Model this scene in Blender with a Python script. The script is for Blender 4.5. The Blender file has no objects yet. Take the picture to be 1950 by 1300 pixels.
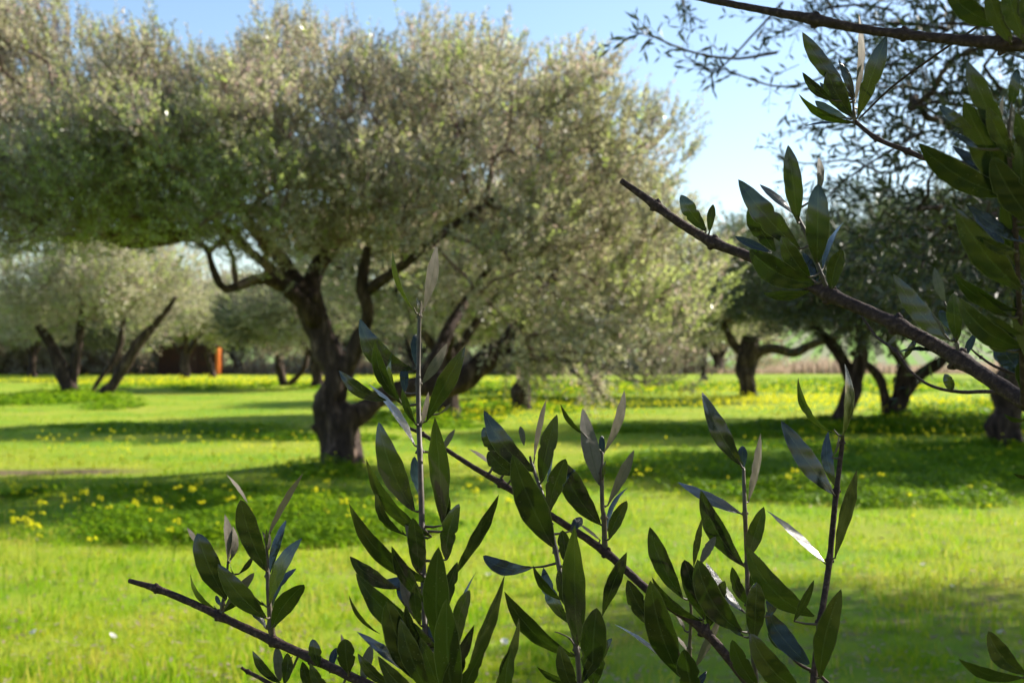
import bpy, math, random
import numpy as np
from mathutils import Vector, noise

# ------------------------------------------------------------------ basics
scene = bpy.context.scene
COL = scene.collection
F = 2600.0                      # focal length in pixels of the 1950 px wide photograph
CAM_Z = 1.6
PITCH = math.atan(18 / F)
CP, SP = math.cos(PITCH), math.sin(PITCH)
SUNH = (1.45, 0.92)             # horizontal run towards the sun per metre of height
rng = np.random.default_rng(7)
R = random.Random(5)


def P(x, y, d):
    u, v = (x - 975) / F, (650 - y) / F
    return Vector((d * u, d * (CP - v * SP), CAM_Z + d * (SP + v * CP)))


def G(x, y, z=0.0):             # point of the ground seen at a pixel
    u, v = (x - 975) / F, (650 - y) / F
    d = (z - CAM_Z) / (SP + v * CP)
    return P(x, y, d)


def to_px(p):
    y, z = p[1], p[2] - CAM_Z
    d = y * CP + z * SP
    if d <= 0.01:
        return None
    return 975 + F * p[0] / d, 650 - F * (-y * SP + z * CP) / d


def tag(o, label=None, cat=None, group=None, kind=None):
    for k, v in (('label', label), ('category', cat), ('group', group), ('kind', kind)):
        if v:
            o[k] = v
    return o


def empty(name, loc, rz=0.0):
    o = bpy.data.objects.new(name, None)
    COL.objects.link(o)
    o.location = loc
    o.rotation_euler = (0, 0, rz)
    o.empty_display_size = 0.2
    return o


def link(name, me, parent=None, world=True):
    """mesh data is in world coordinates; keep it there under a parent that sits at its base"""
    o = bpy.data.objects.new(name, me)
    COL.objects.link(o)
    if parent is not None:
        o.parent = parent
        if world:
            root = parent
            off = Vector((0, 0, 0))
            while root is not None:
                off += Vector(root.location)
                root = root.parent
            o.location = -off
    return o


def np_mesh(name, V, quads=None, tris=None, mats=(), mat_q=None, tint=None, smooth=False):
    me = bpy.data.meshes.new(name)
    V = np.asarray(V, dtype=np.float32).reshape(-1, 3)
    q = np.zeros((0, 4), np.int32) if quads is None else np.asarray(quads, np.int32)
    t = np.zeros((0, 3), np.int32) if tris is None else np.asarray(tris, np.int32)
    me.vertices.add(len(V))
    me.vertices.foreach_set('co', V.ravel())
    nl = len(q) * 4 + len(t) * 3
    me.loops.add(nl)
    me.loops.foreach_set('vertex_index', np.concatenate([q.ravel(), t.ravel()]).astype(np.int32))
    me.polygons.add(len(q) + len(t))
    ls = np.concatenate([np.arange(len(q)) * 4, len(q) * 4 + np.arange(len(t)) * 3]).astype(np.int32)
    me.polygons.foreach_set('loop_start', ls)
    for m in mats:
        me.materials.append(m)
    if mat_q is not None:
        me.polygons.foreach_set('material_index', np.asarray(mat_q, np.int32))
    me.update(calc_edges=True)
    if tint is not None:
        a = me.attributes.new('tint', 'FLOAT', 'FACE')
        a.data.foreach_set('value', np.asarray(tint, np.float32))
    if smooth:
        me.polygons.foreach_set('use_smooth', np.ones(len(me.polygons), bool))
    me.validate()
    return me


class MB:
    def __init__(s):
        s.v, s.f, s.m = [], [], []

    def tube(s, pts, rad, sides=8, gnarl=0.0, freq=1.5, mat=0, cap=True, flute=0.0):
        """tapered tube along a Catmull-Rom path"""
        pts = [Vector(p) for p in pts]
        n = len(pts)
        b0 = len(s.v)
        up = Vector((0.31, 0.87, 0.12))
        prev = None
        for i, p in enumerate(pts):
            t = (pts[min(i + 1, n - 1)] - pts[max(i - 1, 0)])
            if t.length < 1e-9:
                t = Vector((0, 0, 1))
            t.normalize()
            a = (prev if prev is not None else up)
            a = a - t * a.dot(t)
            if a.length < 1e-6:
                a = Vector((1, 0, 0)) - t * t.x
            a.normalize()
            prev = a
            b = t.cross(a)
            for k in range(sides):
                th = 2 * math.pi * k / sides
                d = a * math.cos(th) + b * math.sin(th)
                r = rad[i]
                if gnarl:
                    q = (p + d * r) * freq
                    r *= 1 + gnarl * noise.noise(q) + gnarl * 0.5 * noise.noise(q * 2.7)
                if flute:
                    r *= 1 + flute * math.sin(3 * th + i * 0.25) + flute * 0.6 * math.sin(5 * th - i * 0.33 + 1)
                s.v.append(p + d * r)
        for i in range(n - 1):
            for k in range(sides):
                a0 = b0 + i * sides + k
                a1 = b0 + i * sides + (k + 1) % sides
                s.f.append((a0, a1, a1 + sides, a0 + sides))
                s.m.append(mat)
        if cap:
            s.f.append(tuple(b0 + (n - 1) * sides + k for k in range(sides)))
            s.m.append(mat)
            s.f.append(tuple(b0 + k for k in reversed(range(sides))))
            s.m.append(mat)

    def box(s, lo, hi, mat=0):
        b = len(s.v)
        for z in (lo[2], hi[2]):
            for x, y in ((lo[0], lo[1]), (hi[0], lo[1]), (hi[0], hi[1]), (lo[0], hi[1])):
                s.v.append(Vector((x, y, z)))
        for f in ((3, 2, 1, 0), (4, 5, 6, 7), (0, 1, 5, 4), (1, 2, 6, 5), (2, 3, 7, 6), (3, 0, 4, 7)):
            s.f.append(tuple(b + i for i in f))
            s.m.append(mat)

    def build(s, name, mats, parent=None, smooth=True, world=True):
        me = bpy.data.meshes.new(name)
        me.from_pydata([tuple(v) for v in s.v], [], s.f)
        for m in (mats if isinstance(mats, (list, tuple)) else [mats]):
            me.materials.append(m)
        me.polygons.foreach_set('material_index', s.m)
        me.polygons.foreach_set('use_smooth', [smooth] * len(me.polygons))
        me.update()
        return link(name, me, parent, world)


def crom(pts, n):
    """Catmull-Rom through rows of floats"""
    pts = [np.array(p, float) for p in pts]
    if len(pts) == 2:
        return [pts[0] * (1 - t) + pts[1] * t for t in np.linspace(0, 1, n)]
    ext = [2 * pts[0] - pts[1]] + pts + [2 * pts[-1] - pts[-2]]
    out = []
    seg = len(pts) - 1
    for j in range(n):
        u = j / (n - 1) * seg
        i = min(int(u), seg - 1)
        t = u - i
        a, b, c, d = ext[i:i + 4]
        out.append(0.5 * ((2 * b) + (c - a) * t + (2 * a - 5 * b + 4 * c - d) * t * t + (3 * b - a - 3 * c + d) * t ** 3))
    return out


# ------------------------------------------------------------------ materials
def mat(name):
    m = bpy.data.materials.new(name)
    m.use_nodes = True
    nt = m.node_tree
    nt.nodes.clear()
    out = nt.nodes.new('ShaderNodeOutputMaterial')
    return m, nt, out


def node(nt, kind, ins=None, **props):
    n = nt.nodes.new(kind)
    for k, v in props.items():
        setattr(n, k, v)
    for k, v in (ins or {}).items():
        if isinstance(v, bpy.types.NodeSocket):
            nt.links.new(v, n.inputs[k])
        else:
            n.inputs[k].default_value = v
    return n


def ramp(nt, fac, stops):
    n = nt.nodes.new('ShaderNodeValToRGB')
    e = n.color_ramp.elements
    while len(e) < len(stops):
        e.new(0.5)
    for i, (p, c) in enumerate(stops):
        e[i].position = p
        e[i].color = (*c, 1)
    if fac is not None:
        nt.links.new(fac, n.inputs['Fac'])
    return n.outputs['Color']


def mixc(nt, fac, a, b):
    n = nt.nodes.new('ShaderNodeMix')
    n.data_type = 'RGBA'
    for i, v in ((0, fac), (6, a), (7, b)):
        if isinstance(v, bpy.types.NodeSocket):
            nt.links.new(v, n.inputs[i])
        elif i == 0:
            n.inputs[i].default_value = v
        else:
            n.inputs[i].default_value = (*v, 1)
    return n.outputs[2]


def math_n(nt, op, a, b=None, clamp=False):
    n = nt.nodes.new('ShaderNodeMath')
    n.operation = op
    n.use_clamp = clamp
    for i, v in ((0, a), (1, b)):
        if v is None:
            continue
        if isinstance(v, bpy.types.NodeSocket):
            nt.links.new(v, n.inputs[i])
        else:
            n.inputs[i].default_value = v
    return n.outputs[0]


def leafy(name, top, under, glow, trans=0.35, rough=0.42, spec=0.5):
    m, nt, out = mat(name)
    at = node(nt, 'ShaderNodeAttribute', attribute_name='tint')
    geo = node(nt, 'ShaderNodeNewGeometry')
    ct = ramp(nt, at.outputs['Fac'], top)
    cu = ramp(nt, at.outputs['Fac'], under)
    c = mixc(nt, geo.outputs['Backfacing'], ct, cu)
    b = node(nt, 'ShaderNodeBsdfPrincipled', {'Base Color': c, 'Roughness': rough, 'Specular IOR Level': spec})
    cg = ramp(nt, at.outputs['Fac'], glow)
    tr = node(nt, 'ShaderNodeBsdfTranslucent', {'Color': cg})
    mx = node(nt, 'ShaderNodeMixShader', {0: trans, 1: b.outputs[0], 2: tr.outputs[0]})
    nt.links.new(mx.outputs[0], out.inputs[0])
    return m


M = {}
M['olive'] = leafy('olive foliage',
                   [(0, (0.055, 0.05, 0.032)), (0.4, (0.29, 0.29, 0.18)), (0.75, (0.56, 0.52, 0.40)), (1, (0.60, 0.44, 0.41))],
                   [(0, (0.26, 0.25, 0.19)), (1, (0.62, 0.57, 0.48))],
                   [(0, (0.26, 0.27, 0.11)), (0.6, (0.55, 0.54, 0.29)), (1, (0.60, 0.43, 0.37))], trans=0.46, rough=0.52, spec=0.6)
M['olive_fresh'] = leafy('fresh olive foliage',
                         [(0, (0.15, 0.20, 0.045)), (0.5, (0.38, 0.46, 0.14)), (1, (0.54, 0.57, 0.26))],
                         [(0, (0.22, 0.25, 0.14)), (1, (0.34, 0.35, 0.23))],
                         [(0, (0.42, 0.54, 0.10)), (1, (0.62, 0.70, 0.22))], trans=0.52, rough=0.32, spec=0.7)
M['olive_dark'] = leafy('shaded olive foliage',  # darker copy of the olive leaves, with shade put into its colour
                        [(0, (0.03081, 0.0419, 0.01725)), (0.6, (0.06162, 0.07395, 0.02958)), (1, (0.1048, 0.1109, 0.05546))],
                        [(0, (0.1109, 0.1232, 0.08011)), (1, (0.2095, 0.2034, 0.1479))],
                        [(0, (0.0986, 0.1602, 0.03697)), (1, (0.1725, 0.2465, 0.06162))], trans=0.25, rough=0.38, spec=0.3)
M['near_leaves'] = leafy('shaded olive foliage close by',  # darkest copy of the olive leaves, backlit shade put into its colour
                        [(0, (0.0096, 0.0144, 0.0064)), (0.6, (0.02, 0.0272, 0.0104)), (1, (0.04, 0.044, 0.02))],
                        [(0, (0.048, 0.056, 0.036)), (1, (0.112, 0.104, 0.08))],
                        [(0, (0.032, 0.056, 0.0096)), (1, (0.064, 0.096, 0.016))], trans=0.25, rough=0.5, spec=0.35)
M['grass'] = leafy('grass blades',
                   [(0, (0.1075, 0.233, 0.00645)), (0.45, (0.3046, 0.3584, 0.01344)), (0.8, (0.4659, 0.4301, 0.02688)), (1, (0.4659, 0.3584, 0.09678))],
                   [(0, (0.1075, 0.233, 0.00645)), (0.45, (0.3046, 0.3584, 0.01344)), (0.8, (0.4659, 0.4301, 0.02688)), (1, (0.4659, 0.3584, 0.09678))],
                   [(0, (0.2509, 0.4838, 0.01075)), (0.6, (0.4659, 0.5555, 0.01882)), (1, (0.5197, 0.4838, 0.08604))], trans=0.42, rough=0.5, spec=0.08)
M['clover'] = leafy('wood sorrel leaves',
                    [(0, (0.05265, 0.1229, 0.005616)), (0.6, (0.1264, 0.2293, 0.00936)), (1, (0.2633, 0.344, 0.01638))],
                    [(0, (0.1053, 0.1966, 0.01404)), (1, (0.2633, 0.344, 0.02808))],
                    [(0, (0.158, 0.3685, 0.00936)), (1, (0.3791, 0.5078, 0.01404))], trans=0.42, rough=0.5, spec=0.08)
M['scrub'] = leafy('grey scrub leaves',
                   [(0, (0.256, 0.224, 0.144)), (0.6, (0.432, 0.376, 0.272)), (1, (0.608, 0.496, 0.4))],
                   [(0, (0.256, 0.224, 0.144)), (1, (0.512, 0.432, 0.336))],
                   [(0, (0.352, 0.336, 0.176)), (1, (0.512, 0.432, 0.272))], trans=0.25, rough=0.7, spec=0.1)
M['reed'] = leafy('dry reed and scrub',
                  [(0, (0.26, 0.19, 0.13)), (0.5, (0.40, 0.30, 0.24)), (1, (0.50, 0.37, 0.32))],
                  [(0, (0.20, 0.15, 0.10)), (1, (0.38, 0.30, 0.24))],
                  [(0, (0.40, 0.30, 0.2)), (1, (0.55, 0.42, 0.33))], trans=0.42, rough=0.7, spec=0.1)
M['petal'] = leafy('yellow petals', [(0, (0.80, 0.72, 0.02)), (1, (0.85, 0.80, 0.05))], [(0, (0.75, 0.68, 0.02)), (1, (0.8, 0.75, 0.05))],
                   [(0, (0.88, 0.82, 0.02)), (1, (0.9, 0.86, 0.05))], trans=0.45, rough=0.6, spec=0.1)
M['white_petal'] = leafy('white petals', [(0, (0.75, 0.7, 0.68)), (1, (0.8, 0.78, 0.75))], [(0, (0.7, 0.62, 0.62)), (1, (0.78, 0.72, 0.72))],
                         [(0, (0.7, 0.7, 0.6)), (1, (0.8, 0.8, 0.7))], trans=0.3, rough=0.6, spec=0.1)


def bark(name, c1, c2, c3, scale, bump, stretch=0.25):
    m, nt, out = mat(name)
    tc = node(nt, 'ShaderNodeTexCoord')
    mp = node(nt, 'ShaderNodeMapping', {'Vector': tc.outputs['Object'], 'Scale': (1, 1, stretch)})
    n1 = node(nt, 'ShaderNodeTexNoise', {'Vector': mp.outputs[0], 'Scale': scale, 'Detail': 6, 'Roughness': 0.65})
    n2 = node(nt, 'ShaderNodeTexNoise', {'Vector': tc.outputs['Object'], 'Scale': scale * 0.23, 'Detail': 3})
    v = node(nt, 'ShaderNodeTexVoronoi', {'Vector': mp.outputs[0], 'Scale': scale * 0.8}, feature='DISTANCE_TO_EDGE')
    c = ramp(nt, n1.outputs['Fac'], [(0.3, c1), (0.55, c2), (0.75, c3)])
    c = mixc(nt, math_n(nt, 'MULTIPLY', n2.outputs['Fac'], 0.55), c, c1)
    h = math_n(nt, 'ADD', n1.outputs['Fac'], math_n(nt, 'MULTIPLY', v.outputs['Distance'], 1.2))
    bp = node(nt, 'ShaderNodeBump', {'Height': h, 'Strength': 1.0, 'Distance': bump})
    b = node(nt, 'ShaderNodeBsdfPrincipled', {'Base Color': c, 'Roughness': 0.85, 'Specular IOR Level': 0.2, 'Normal': bp.outputs[0]})
    nt.links.new(b.outputs[0], out.inputs[0])
    return m


M['bark'] = bark('olive bark', (0.014, 0.009, 0.007), (0.085, 0.054, 0.042), (0.34, 0.23, 0.18), 9, 0.06)
M['twig_far'] = bark('olive twig bark', (0.12, 0.075, 0.065), (0.22, 0.14, 0.12), (0.42, 0.28, 0.24), 12, 0.01)


def near_bark():
    m, nt, out = mat('smooth brown twig bark')
    tc = node(nt, 'ShaderNodeTexCoord')
    n1 = node(nt, 'ShaderNodeTexNoise', {'Vector': tc.outputs['Object'], 'Scale': 260, 'Detail': 5, 'Roughness': 0.6})
    n2 = node(nt, 'ShaderNodeTexNoise', {'Vector': tc.outputs['Object'], 'Scale': 55, 'Detail': 3})
    v = node(nt, 'ShaderNodeTexVoronoi', {'Vector': tc.outputs['Object'], 'Scale': 700}, feature='F1')
    c = ramp(nt, n1.outputs['Fac'], [(0.3, (0.020, 0.010, 0.008)), (0.55, (0.055, 0.030, 0.024)), (0.75, (0.16, 0.10, 0.08))])
    c = mixc(nt, math_n(nt, 'MULTIPLY', n2.outputs['Fac'], 0.5), c, (0.045, 0.03, 0.026))
    lent = math_n(nt, 'LESS_THAN', v.outputs['Distance'], 0.16)
    c = mixc(nt, math_n(nt, 'MULTIPLY', lent, 0.35), c, (0.20, 0.15, 0.125))
    bp = node(nt, 'ShaderNodeBump', {'Height': n1.outputs['Fac'], 'Strength': 1.0, 'Distance': 0.0025})
    b = node(nt, 'ShaderNodeBsdfPrincipled', {'Base Color': c, 'Roughness': 0.7, 'Specular IOR Level': 0.15, 'Normal': bp.outputs[0]})
    nt.links.new(b.outputs[0], out.inputs[0])
    return m


M['near_bark'] = near_bark()


def shoot_mat():
    m, nt, out = mat('young shoot bark')
    tc = node(nt, 'ShaderNodeTexCoord')
    n1 = node(nt, 'ShaderNodeTexNoise', {'Vector': tc.outputs['Object'], 'Scale': 180, 'Detail': 4})
    c = ramp(nt, n1.outputs['Fac'], [(0.3, (0.04, 0.030, 0.014)), (0.6, (0.08, 0.055, 0.032)), (0.85, (0.19, 0.135, 0.085))])
    b = node(nt, 'ShaderNodeBsdfPrincipled', {'Base Color': c, 'Roughness': 0.55, 'Specular IOR Level': 0.4})
    nt.links.new(b.outputs[0], out.inputs[0])
    return m


M['shoot'] = shoot_mat()


def near_leaf():
    """two sided olive leaf: glossy deep green above, felted silver below, pale midrib and margin"""
    m, nt, out = mat('olive leaf')
    uv = node(nt, 'ShaderNodeUVMap')
    sep = node(nt, 'ShaderNodeSeparateXYZ', {0: uv.outputs[0]})
    geo = node(nt, 'ShaderNodeNewGeometry')
    oi = node(nt, 'ShaderNodeObjectInfo')
    tc = node(nt, 'ShaderNodeTexCoord')
    v = sep.outputs['Y']                                     # 0..1 across, 0.5 is the midrib
    off = math_n(nt, 'ABSOLUTE', math_n(nt, 'SUBTRACT', v, 0.5))
    rib = math_n(nt, 'SUBTRACT', 1.0, math_n(nt, 'MULTIPLY', off, 18), clamp=True)
    edge = math_n(nt, 'MULTIPLY', math_n(nt, 'SUBTRACT', off, 0.465), 28, clamp=True)
    # side veins
    w = math_n(nt, 'ADD', math_n(nt, 'MULTIPLY', sep.outputs['X'], 75), math_n(nt, 'MULTIPLY', off, -38))
    nz = node(nt, 'ShaderNodeTexNoise', {'Vector': tc.outputs['Object'], 'Scale': 90, 'Detail': 3})
    w = math_n(nt, 'ADD', w, math_n(nt, 'MULTIPLY', nz.outputs['Fac'], 7))
    vein = math_n(nt, 'POWER', math_n(nt, 'ABSOLUTE', math_n(nt, 'SINE', w)), 6)
    n2 = node(nt, 'ShaderNodeTexNoise', {'Vector': tc.outputs['Object'], 'Scale': 420, 'Detail': 5, 'Roughness': 0.7})
    n3 = node(nt, 'ShaderNodeTexNoise', {'Vector': tc.outputs['Object'], 'Scale': 40, 'Detail': 2})
    top = ramp(nt, oi.outputs['Random'], [(0, (0.0045, 0.0075, 0.00225)), (0.6, (0.00675, 0.01125, 0.003)), (1, (0.012, 0.0165, 0.0045))])
    top = mixc(nt, math_n(nt, 'MULTIPLY', n3.outputs['Fac'], 0.3), top, (0.021, 0.024, 0.0075))
    top = mixc(nt, math_n(nt, 'MULTIPLY', vein, 0.08), top, (0.0525, 0.0675, 0.03))
    vs = node(nt, 'ShaderNodeTexVoronoi', {'Vector': tc.outputs['Object'], 'Scale': 330}, feature='F1')
    speck = math_n(nt, 'MULTIPLY', math_n(nt, 'LESS_THAN', vs.outputs['Distance'], 0.13), math_n(nt, 'GREATER_THAN', n3.outputs['Fac'], 0.5))
    top = mixc(nt, math_n(nt, 'MULTIPLY', speck, 0.6), top, (0.12, 0.105, 0.0675))
    und = mixc(nt, n2.outputs['Fac'], (0.105, 0.08625, 0.06375), (0.255, 0.2175, 0.1688))
    und = mixc(nt, math_n(nt, 'MULTIPLY', vein, 0.4), und, (0.1275, 0.105, 0.075))
    col = mixc(nt, geo.outputs['Backfacing'], top, und)
    col = mixc(nt, math_n(nt, 'MULTIPLY', rib, 0.5), col, (0.075, 0.0825, 0.0375))
    col = mixc(nt, math_n(nt, 'MULTIPLY', edge, 0.7), col, (0.1875, 0.18, 0.09))  # pale margin, also standing in for the sun's bright rim
    rough = math_n(nt, 'ADD', 0.24, math_n(nt, 'MULTIPLY', geo.outputs['Backfacing'], 0.35))
    h = math_n(nt, 'ADD', math_n(nt, 'MULTIPLY', vein, 0.5), n2.outputs['Fac'])
    bp = node(nt, 'ShaderNodeBump', {'Height': h, 'Strength': 0.5, 'Distance': 0.0006})
    b = node(nt, 'ShaderNodeBsdfPrincipled', {'Base Color': col, 'Roughness': rough, 'Specular IOR Level': 0.2, 'Normal': bp.outputs[0]})
    coatw = math_n(nt, 'MULTIPLY', math_n(nt, 'SUBTRACT', 1.0, geo.outputs['Backfacing']), 0.6)
    nt.links.new(coatw, b.inputs['Coat Weight'])
    b.inputs['Coat Roughness'].default_value = 0.16
    b.inputs['Coat IOR'].default_value = 1.9
    glow = mixc(nt, math_n(nt, 'MULTIPLY', vein, 0.35), (0.015, 0.033, 0.001), (0.010, 0.020, 0.002))
    tr = node(nt, 'ShaderNodeBsdfTranslucent', {'Color': glow})
    mx = node(nt, 'ShaderNodeMixShader', {0: 0.24, 1: b.outputs[0], 2: tr.outputs[0]})
    nt.links.new(mx.outputs[0], out.inputs[0])
    return m


M['leaf'] = near_leaf()


def plain(name, col, rough=0.6, metal=0.0, scale=6.0, var=0.4, dark=None):
    m, nt, out = mat(name)
    tc = node(nt, 'ShaderNodeTexCoord')
    n1 = node(nt, 'ShaderNodeTexNoise', {'Vector': tc.outputs['Object'], 'Scale': scale, 'Detail': 5, 'Roughness': 0.6})
    d = dark or tuple(c * 0.5 for c in col)
    c = ramp(nt, n1.outputs['Fac'], [(0.35, d), (0.6, col)])
    b = node(nt, 'ShaderNodeBsdfPrincipled', {'Base Color': c, 'Roughness': rough, 'Metallic': metal})
    nt.links.new(b.outputs[0], out.inputs[0])
    return m


M['rust'] = plain('rusty red metal', (0.06, 0.010, 0.006), 0.7, dark=(0.022, 0.006, 0.005))
M['orange_sunlit'] = plain('sunlit orange painted metal', (0.80, 0.20, 0.02), 0.5, dark=(0.65, 0.14, 0.02))  # sunlight on the shed's end put into the orange paint
M['rust_roof'] = plain('weathered sheet roof', (0.16, 0.12, 0.10), 0.6)


def ground_mat():
    m, nt, out = mat('field ground')
    tc = node(nt, 'ShaderNodeTexCoord')
    pos = tc.outputs['Object']
    n1 = node(nt, 'ShaderNodeTexNoise', {'Vector': pos, 'Scale': 0.35, 'Detail': 4, 'Roughness': 0.6})
    n2 = node(nt, 'ShaderNodeTexNoise', {'Vector': pos, 'Scale': 9, 'Detail': 6, 'Roughness': 0.7})
    n3 = node(nt, 'ShaderNodeTexNoise', {'Vector': pos, 'Scale': 60, 'Detail': 4, 'Roughness': 0.7})
    n4 = node(nt, 'ShaderNodeTexNoise', {'Vector': pos, 'Scale': 2.2, 'Detail': 5, 'Roughness': 0.65})
    c = ramp(nt, n1.outputs['Fac'], [(0.38, (0.1716, 0.312, 0.0156)), (0.52, (0.2808, 0.3588, 0.0234)), (0.66, (0.3588, 0.3744, 0.0468))])
    c = mixc(nt, math_n(nt, 'MULTIPLY', n2.outputs['Fac'], 0.4), c, (0.1326, 0.234, 0.0156))
    c = mixc(nt, math_n(nt, 'MULTIPLY', math_n(nt, 'SUBTRACT', n3.outputs['Fac'], 0.55, clamp=True), 2.0, clamp=True), c, (0.351, 0.3276, 0.0936))
    soil = ramp(nt, n2.outputs['Fac'], [(0.3, (0.0702, 0.0468, 0.0312)), (0.7, (0.234, 0.1638, 0.1092))])
    sm = math_n(nt, 'MULTIPLY', math_n(nt, 'SUBTRACT', n4.outputs['Fac'], 0.60, clamp=True), 7, clamp=True)
    # bare strip of earth at the edge of the long grass on the left
    at = node(nt, 'ShaderNodeAttribute', attribute_name='soil')
    n5 = node(nt, 'ShaderNodeTexNoise', {'Vector': pos, 'Scale': 3.4, 'Detail': 6, 'Roughness': 0.7})
    sm2 = math_n(nt, 'MULTIPLY', math_n(nt, 'SUBTRACT', n5.outputs['Fac'], 0.50, clamp=True), 6, clamp=True)
    at2 = node(nt, 'ShaderNodeAttribute', attribute_name='soil_shade')
    sm = math_n(nt, 'MAXIMUM', sm, math_n(nt, 'MULTIPLY', sm2, at2.outputs['Fac']))
    sm = math_n(nt, 'MAXIMUM', math_n(nt, 'MULTIPLY', sm, 0.8), at.outputs['Fac'])
    c = mixc(nt, sm, c, soil)
    bp = node(nt, 'ShaderNodeBump', {'Height': n3.outputs['Fac'], 'Strength': 0.6, 'Distance': 0.03})
    b = node(nt, 'ShaderNodeBsdfPrincipled', {'Base Color': c, 'Roughness': 0.9, 'Specular IOR Level': 0.1, 'Normal': bp.outputs[0]})
    nt.links.new(b.outputs[0], out.inputs[0])
    return m


M['ground'] = ground_mat()


def hill_mat():
    m, nt, out = mat('vineyard slope')
    tc = node(nt, 'ShaderNodeTexCoord')
    mp = node(nt, 'ShaderNodeMapping', {'Vector': tc.outputs['Object'], 'Rotation': (0, 0, math.radians(14))})
    wv = node(nt, 'ShaderNodeTexWave', {'Vector': mp.outputs[0], 'Scale': 0.16, 'Distortion': 0.6, 'Detail': 2}, bands_direction='X')
    n1 = node(nt, 'ShaderNodeTexNoise', {'Vector': tc.outputs['Object'], 'Scale': 0.06, 'Detail': 4})
    g = ramp(nt, n1.outputs['Fac'], [(0.3, (0.12, 0.24, 0.04)), (0.7, (0.22, 0.34, 0.07))])
    c = mixc(nt, ramp(nt, wv.outputs['Fac'], [(0.35, (0, 0, 0)), (0.65, (1, 1, 1))]), g, (0.22, 0.24, 0.13))
    b = node(nt, 'ShaderNodeBsdfPrincipled', {'Base Color': c, 'Roughness': 0.95, 'Specular IOR Level': 0.1})
    nt.links.new(b.outputs[0], out.inputs[0])
    return m


M['hill'] = hill_mat()

# ------------------------------------------------------------------ camera, light
cd = bpy.data.cameras.new('camera')
cam = bpy.data.objects.new('camera', cd)
COL.objects.link(cam)
cam.location = (0, 0, CAM_Z)
cam.rotation_euler = (math.pi / 2 + PITCH, 0, 0)
cd.sensor_width = 36
cd.lens = 36 * F / 1950
cd.clip_start = 0.05
cd.clip_end = 3000
cd.dof.use_dof = True
cd.dof.focus_distance = 1.06
cd.dof.aperture_fstop = 14.5
scene.camera = cam

S = Vector((SUNH[0], SUNH[1], 1)).normalized()
sl = bpy.data.lights.new('sun', 'SUN')
sl.energy = 5.0
sl.angle = math.radians(0.53)
sl.color = (1.0, 0.93, 0.82)
so = bpy.data.objects.new('sun', sl)
COL.objects.link(so)
so.rotation_euler = (-S).to_track_quat('-Z', 'Y').to_euler()
so.location = (20, 10, 20)

w = bpy.data.worlds.new('World')
scene.world = w
w.use_nodes = True
nt = w.node_tree
nt.nodes.clear()
wo = nt.nodes.new('ShaderNodeOutputWorld')
bg = nt.nodes.new('ShaderNodeBackground')
sk = nt.nodes.new('ShaderNodeTexSky')
sk.sky_type = 'NISHITA'
sk.sun_disc = False
sk.sun_elevation = math.asin(S.z)
sk.sun_rotation = math.atan2(S.x, S.y)
sk.altitude = 100
sk.air_density = 1.0
sk.dust_density = 0.7
sk.ozone_density = 2.6
bg.inputs['Strength'].default_value = 0.09
nt.links.new(sk.outputs[0], bg.inputs[0])
nt.links.new(bg.outputs[0], wo.inputs[0])

scene.view_settings.view_transform = 'Standard'
scene.view_settings.look = 'None'
scene.view_settings.exposure = 1.22
scene.view_settings.gamma = 1
scene.render.engine = 'CYCLES'
scene.cycles.max_bounces = 5
scene.cycles.diffuse_bounces = 3
scene.cycles.glossy_bounces = 2
scene.cycles.transmission_bounces = 3
scene.cycles.use_adaptive_sampling = True
scene.cycles.adaptive_threshold = 0.02
scene.cycles.use_denoising = True
scene.cycles.sample_clamp_indirect = 6

# ------------------------------------------------------------------ ground
MOUNDS = []                      # (x, y, radius, height) low rises of earth at the foot of the trees


def gz(x, y):
    z = 0.05 * noise.noise(Vector((x * 0.22, y * 0.22, 0))) + 0.02 * noise.noise(Vector((x * 1.1, y * 1.1, 3)))
    for mx, my, mr, mh in MOUNDS:
        d2 = ((x - mx) ** 2 + (y - my) ** 2) / mr ** 2
        if d2 < 6:
            z += mh * math.exp(-d2 * 1.6)
    if y > 95:
        z -= min((y - 95) * 0.02, 0.6)
    return z


def sample_ground(n, y0, y1, x0=-250, x1=2200, power=1.0):
    """points spread so that near ground gets more of them"""
    xs = rng.uniform(x0, x1, n)
    ys = y0 + (y1 - y0) * rng.uniform(0, 1, n) ** power
    v = (650 - ys) / F
    d = -CAM_Z / (SP + v * CP)
    return d * (xs - 975) / F, d * (CP - v * SP), ys


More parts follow.
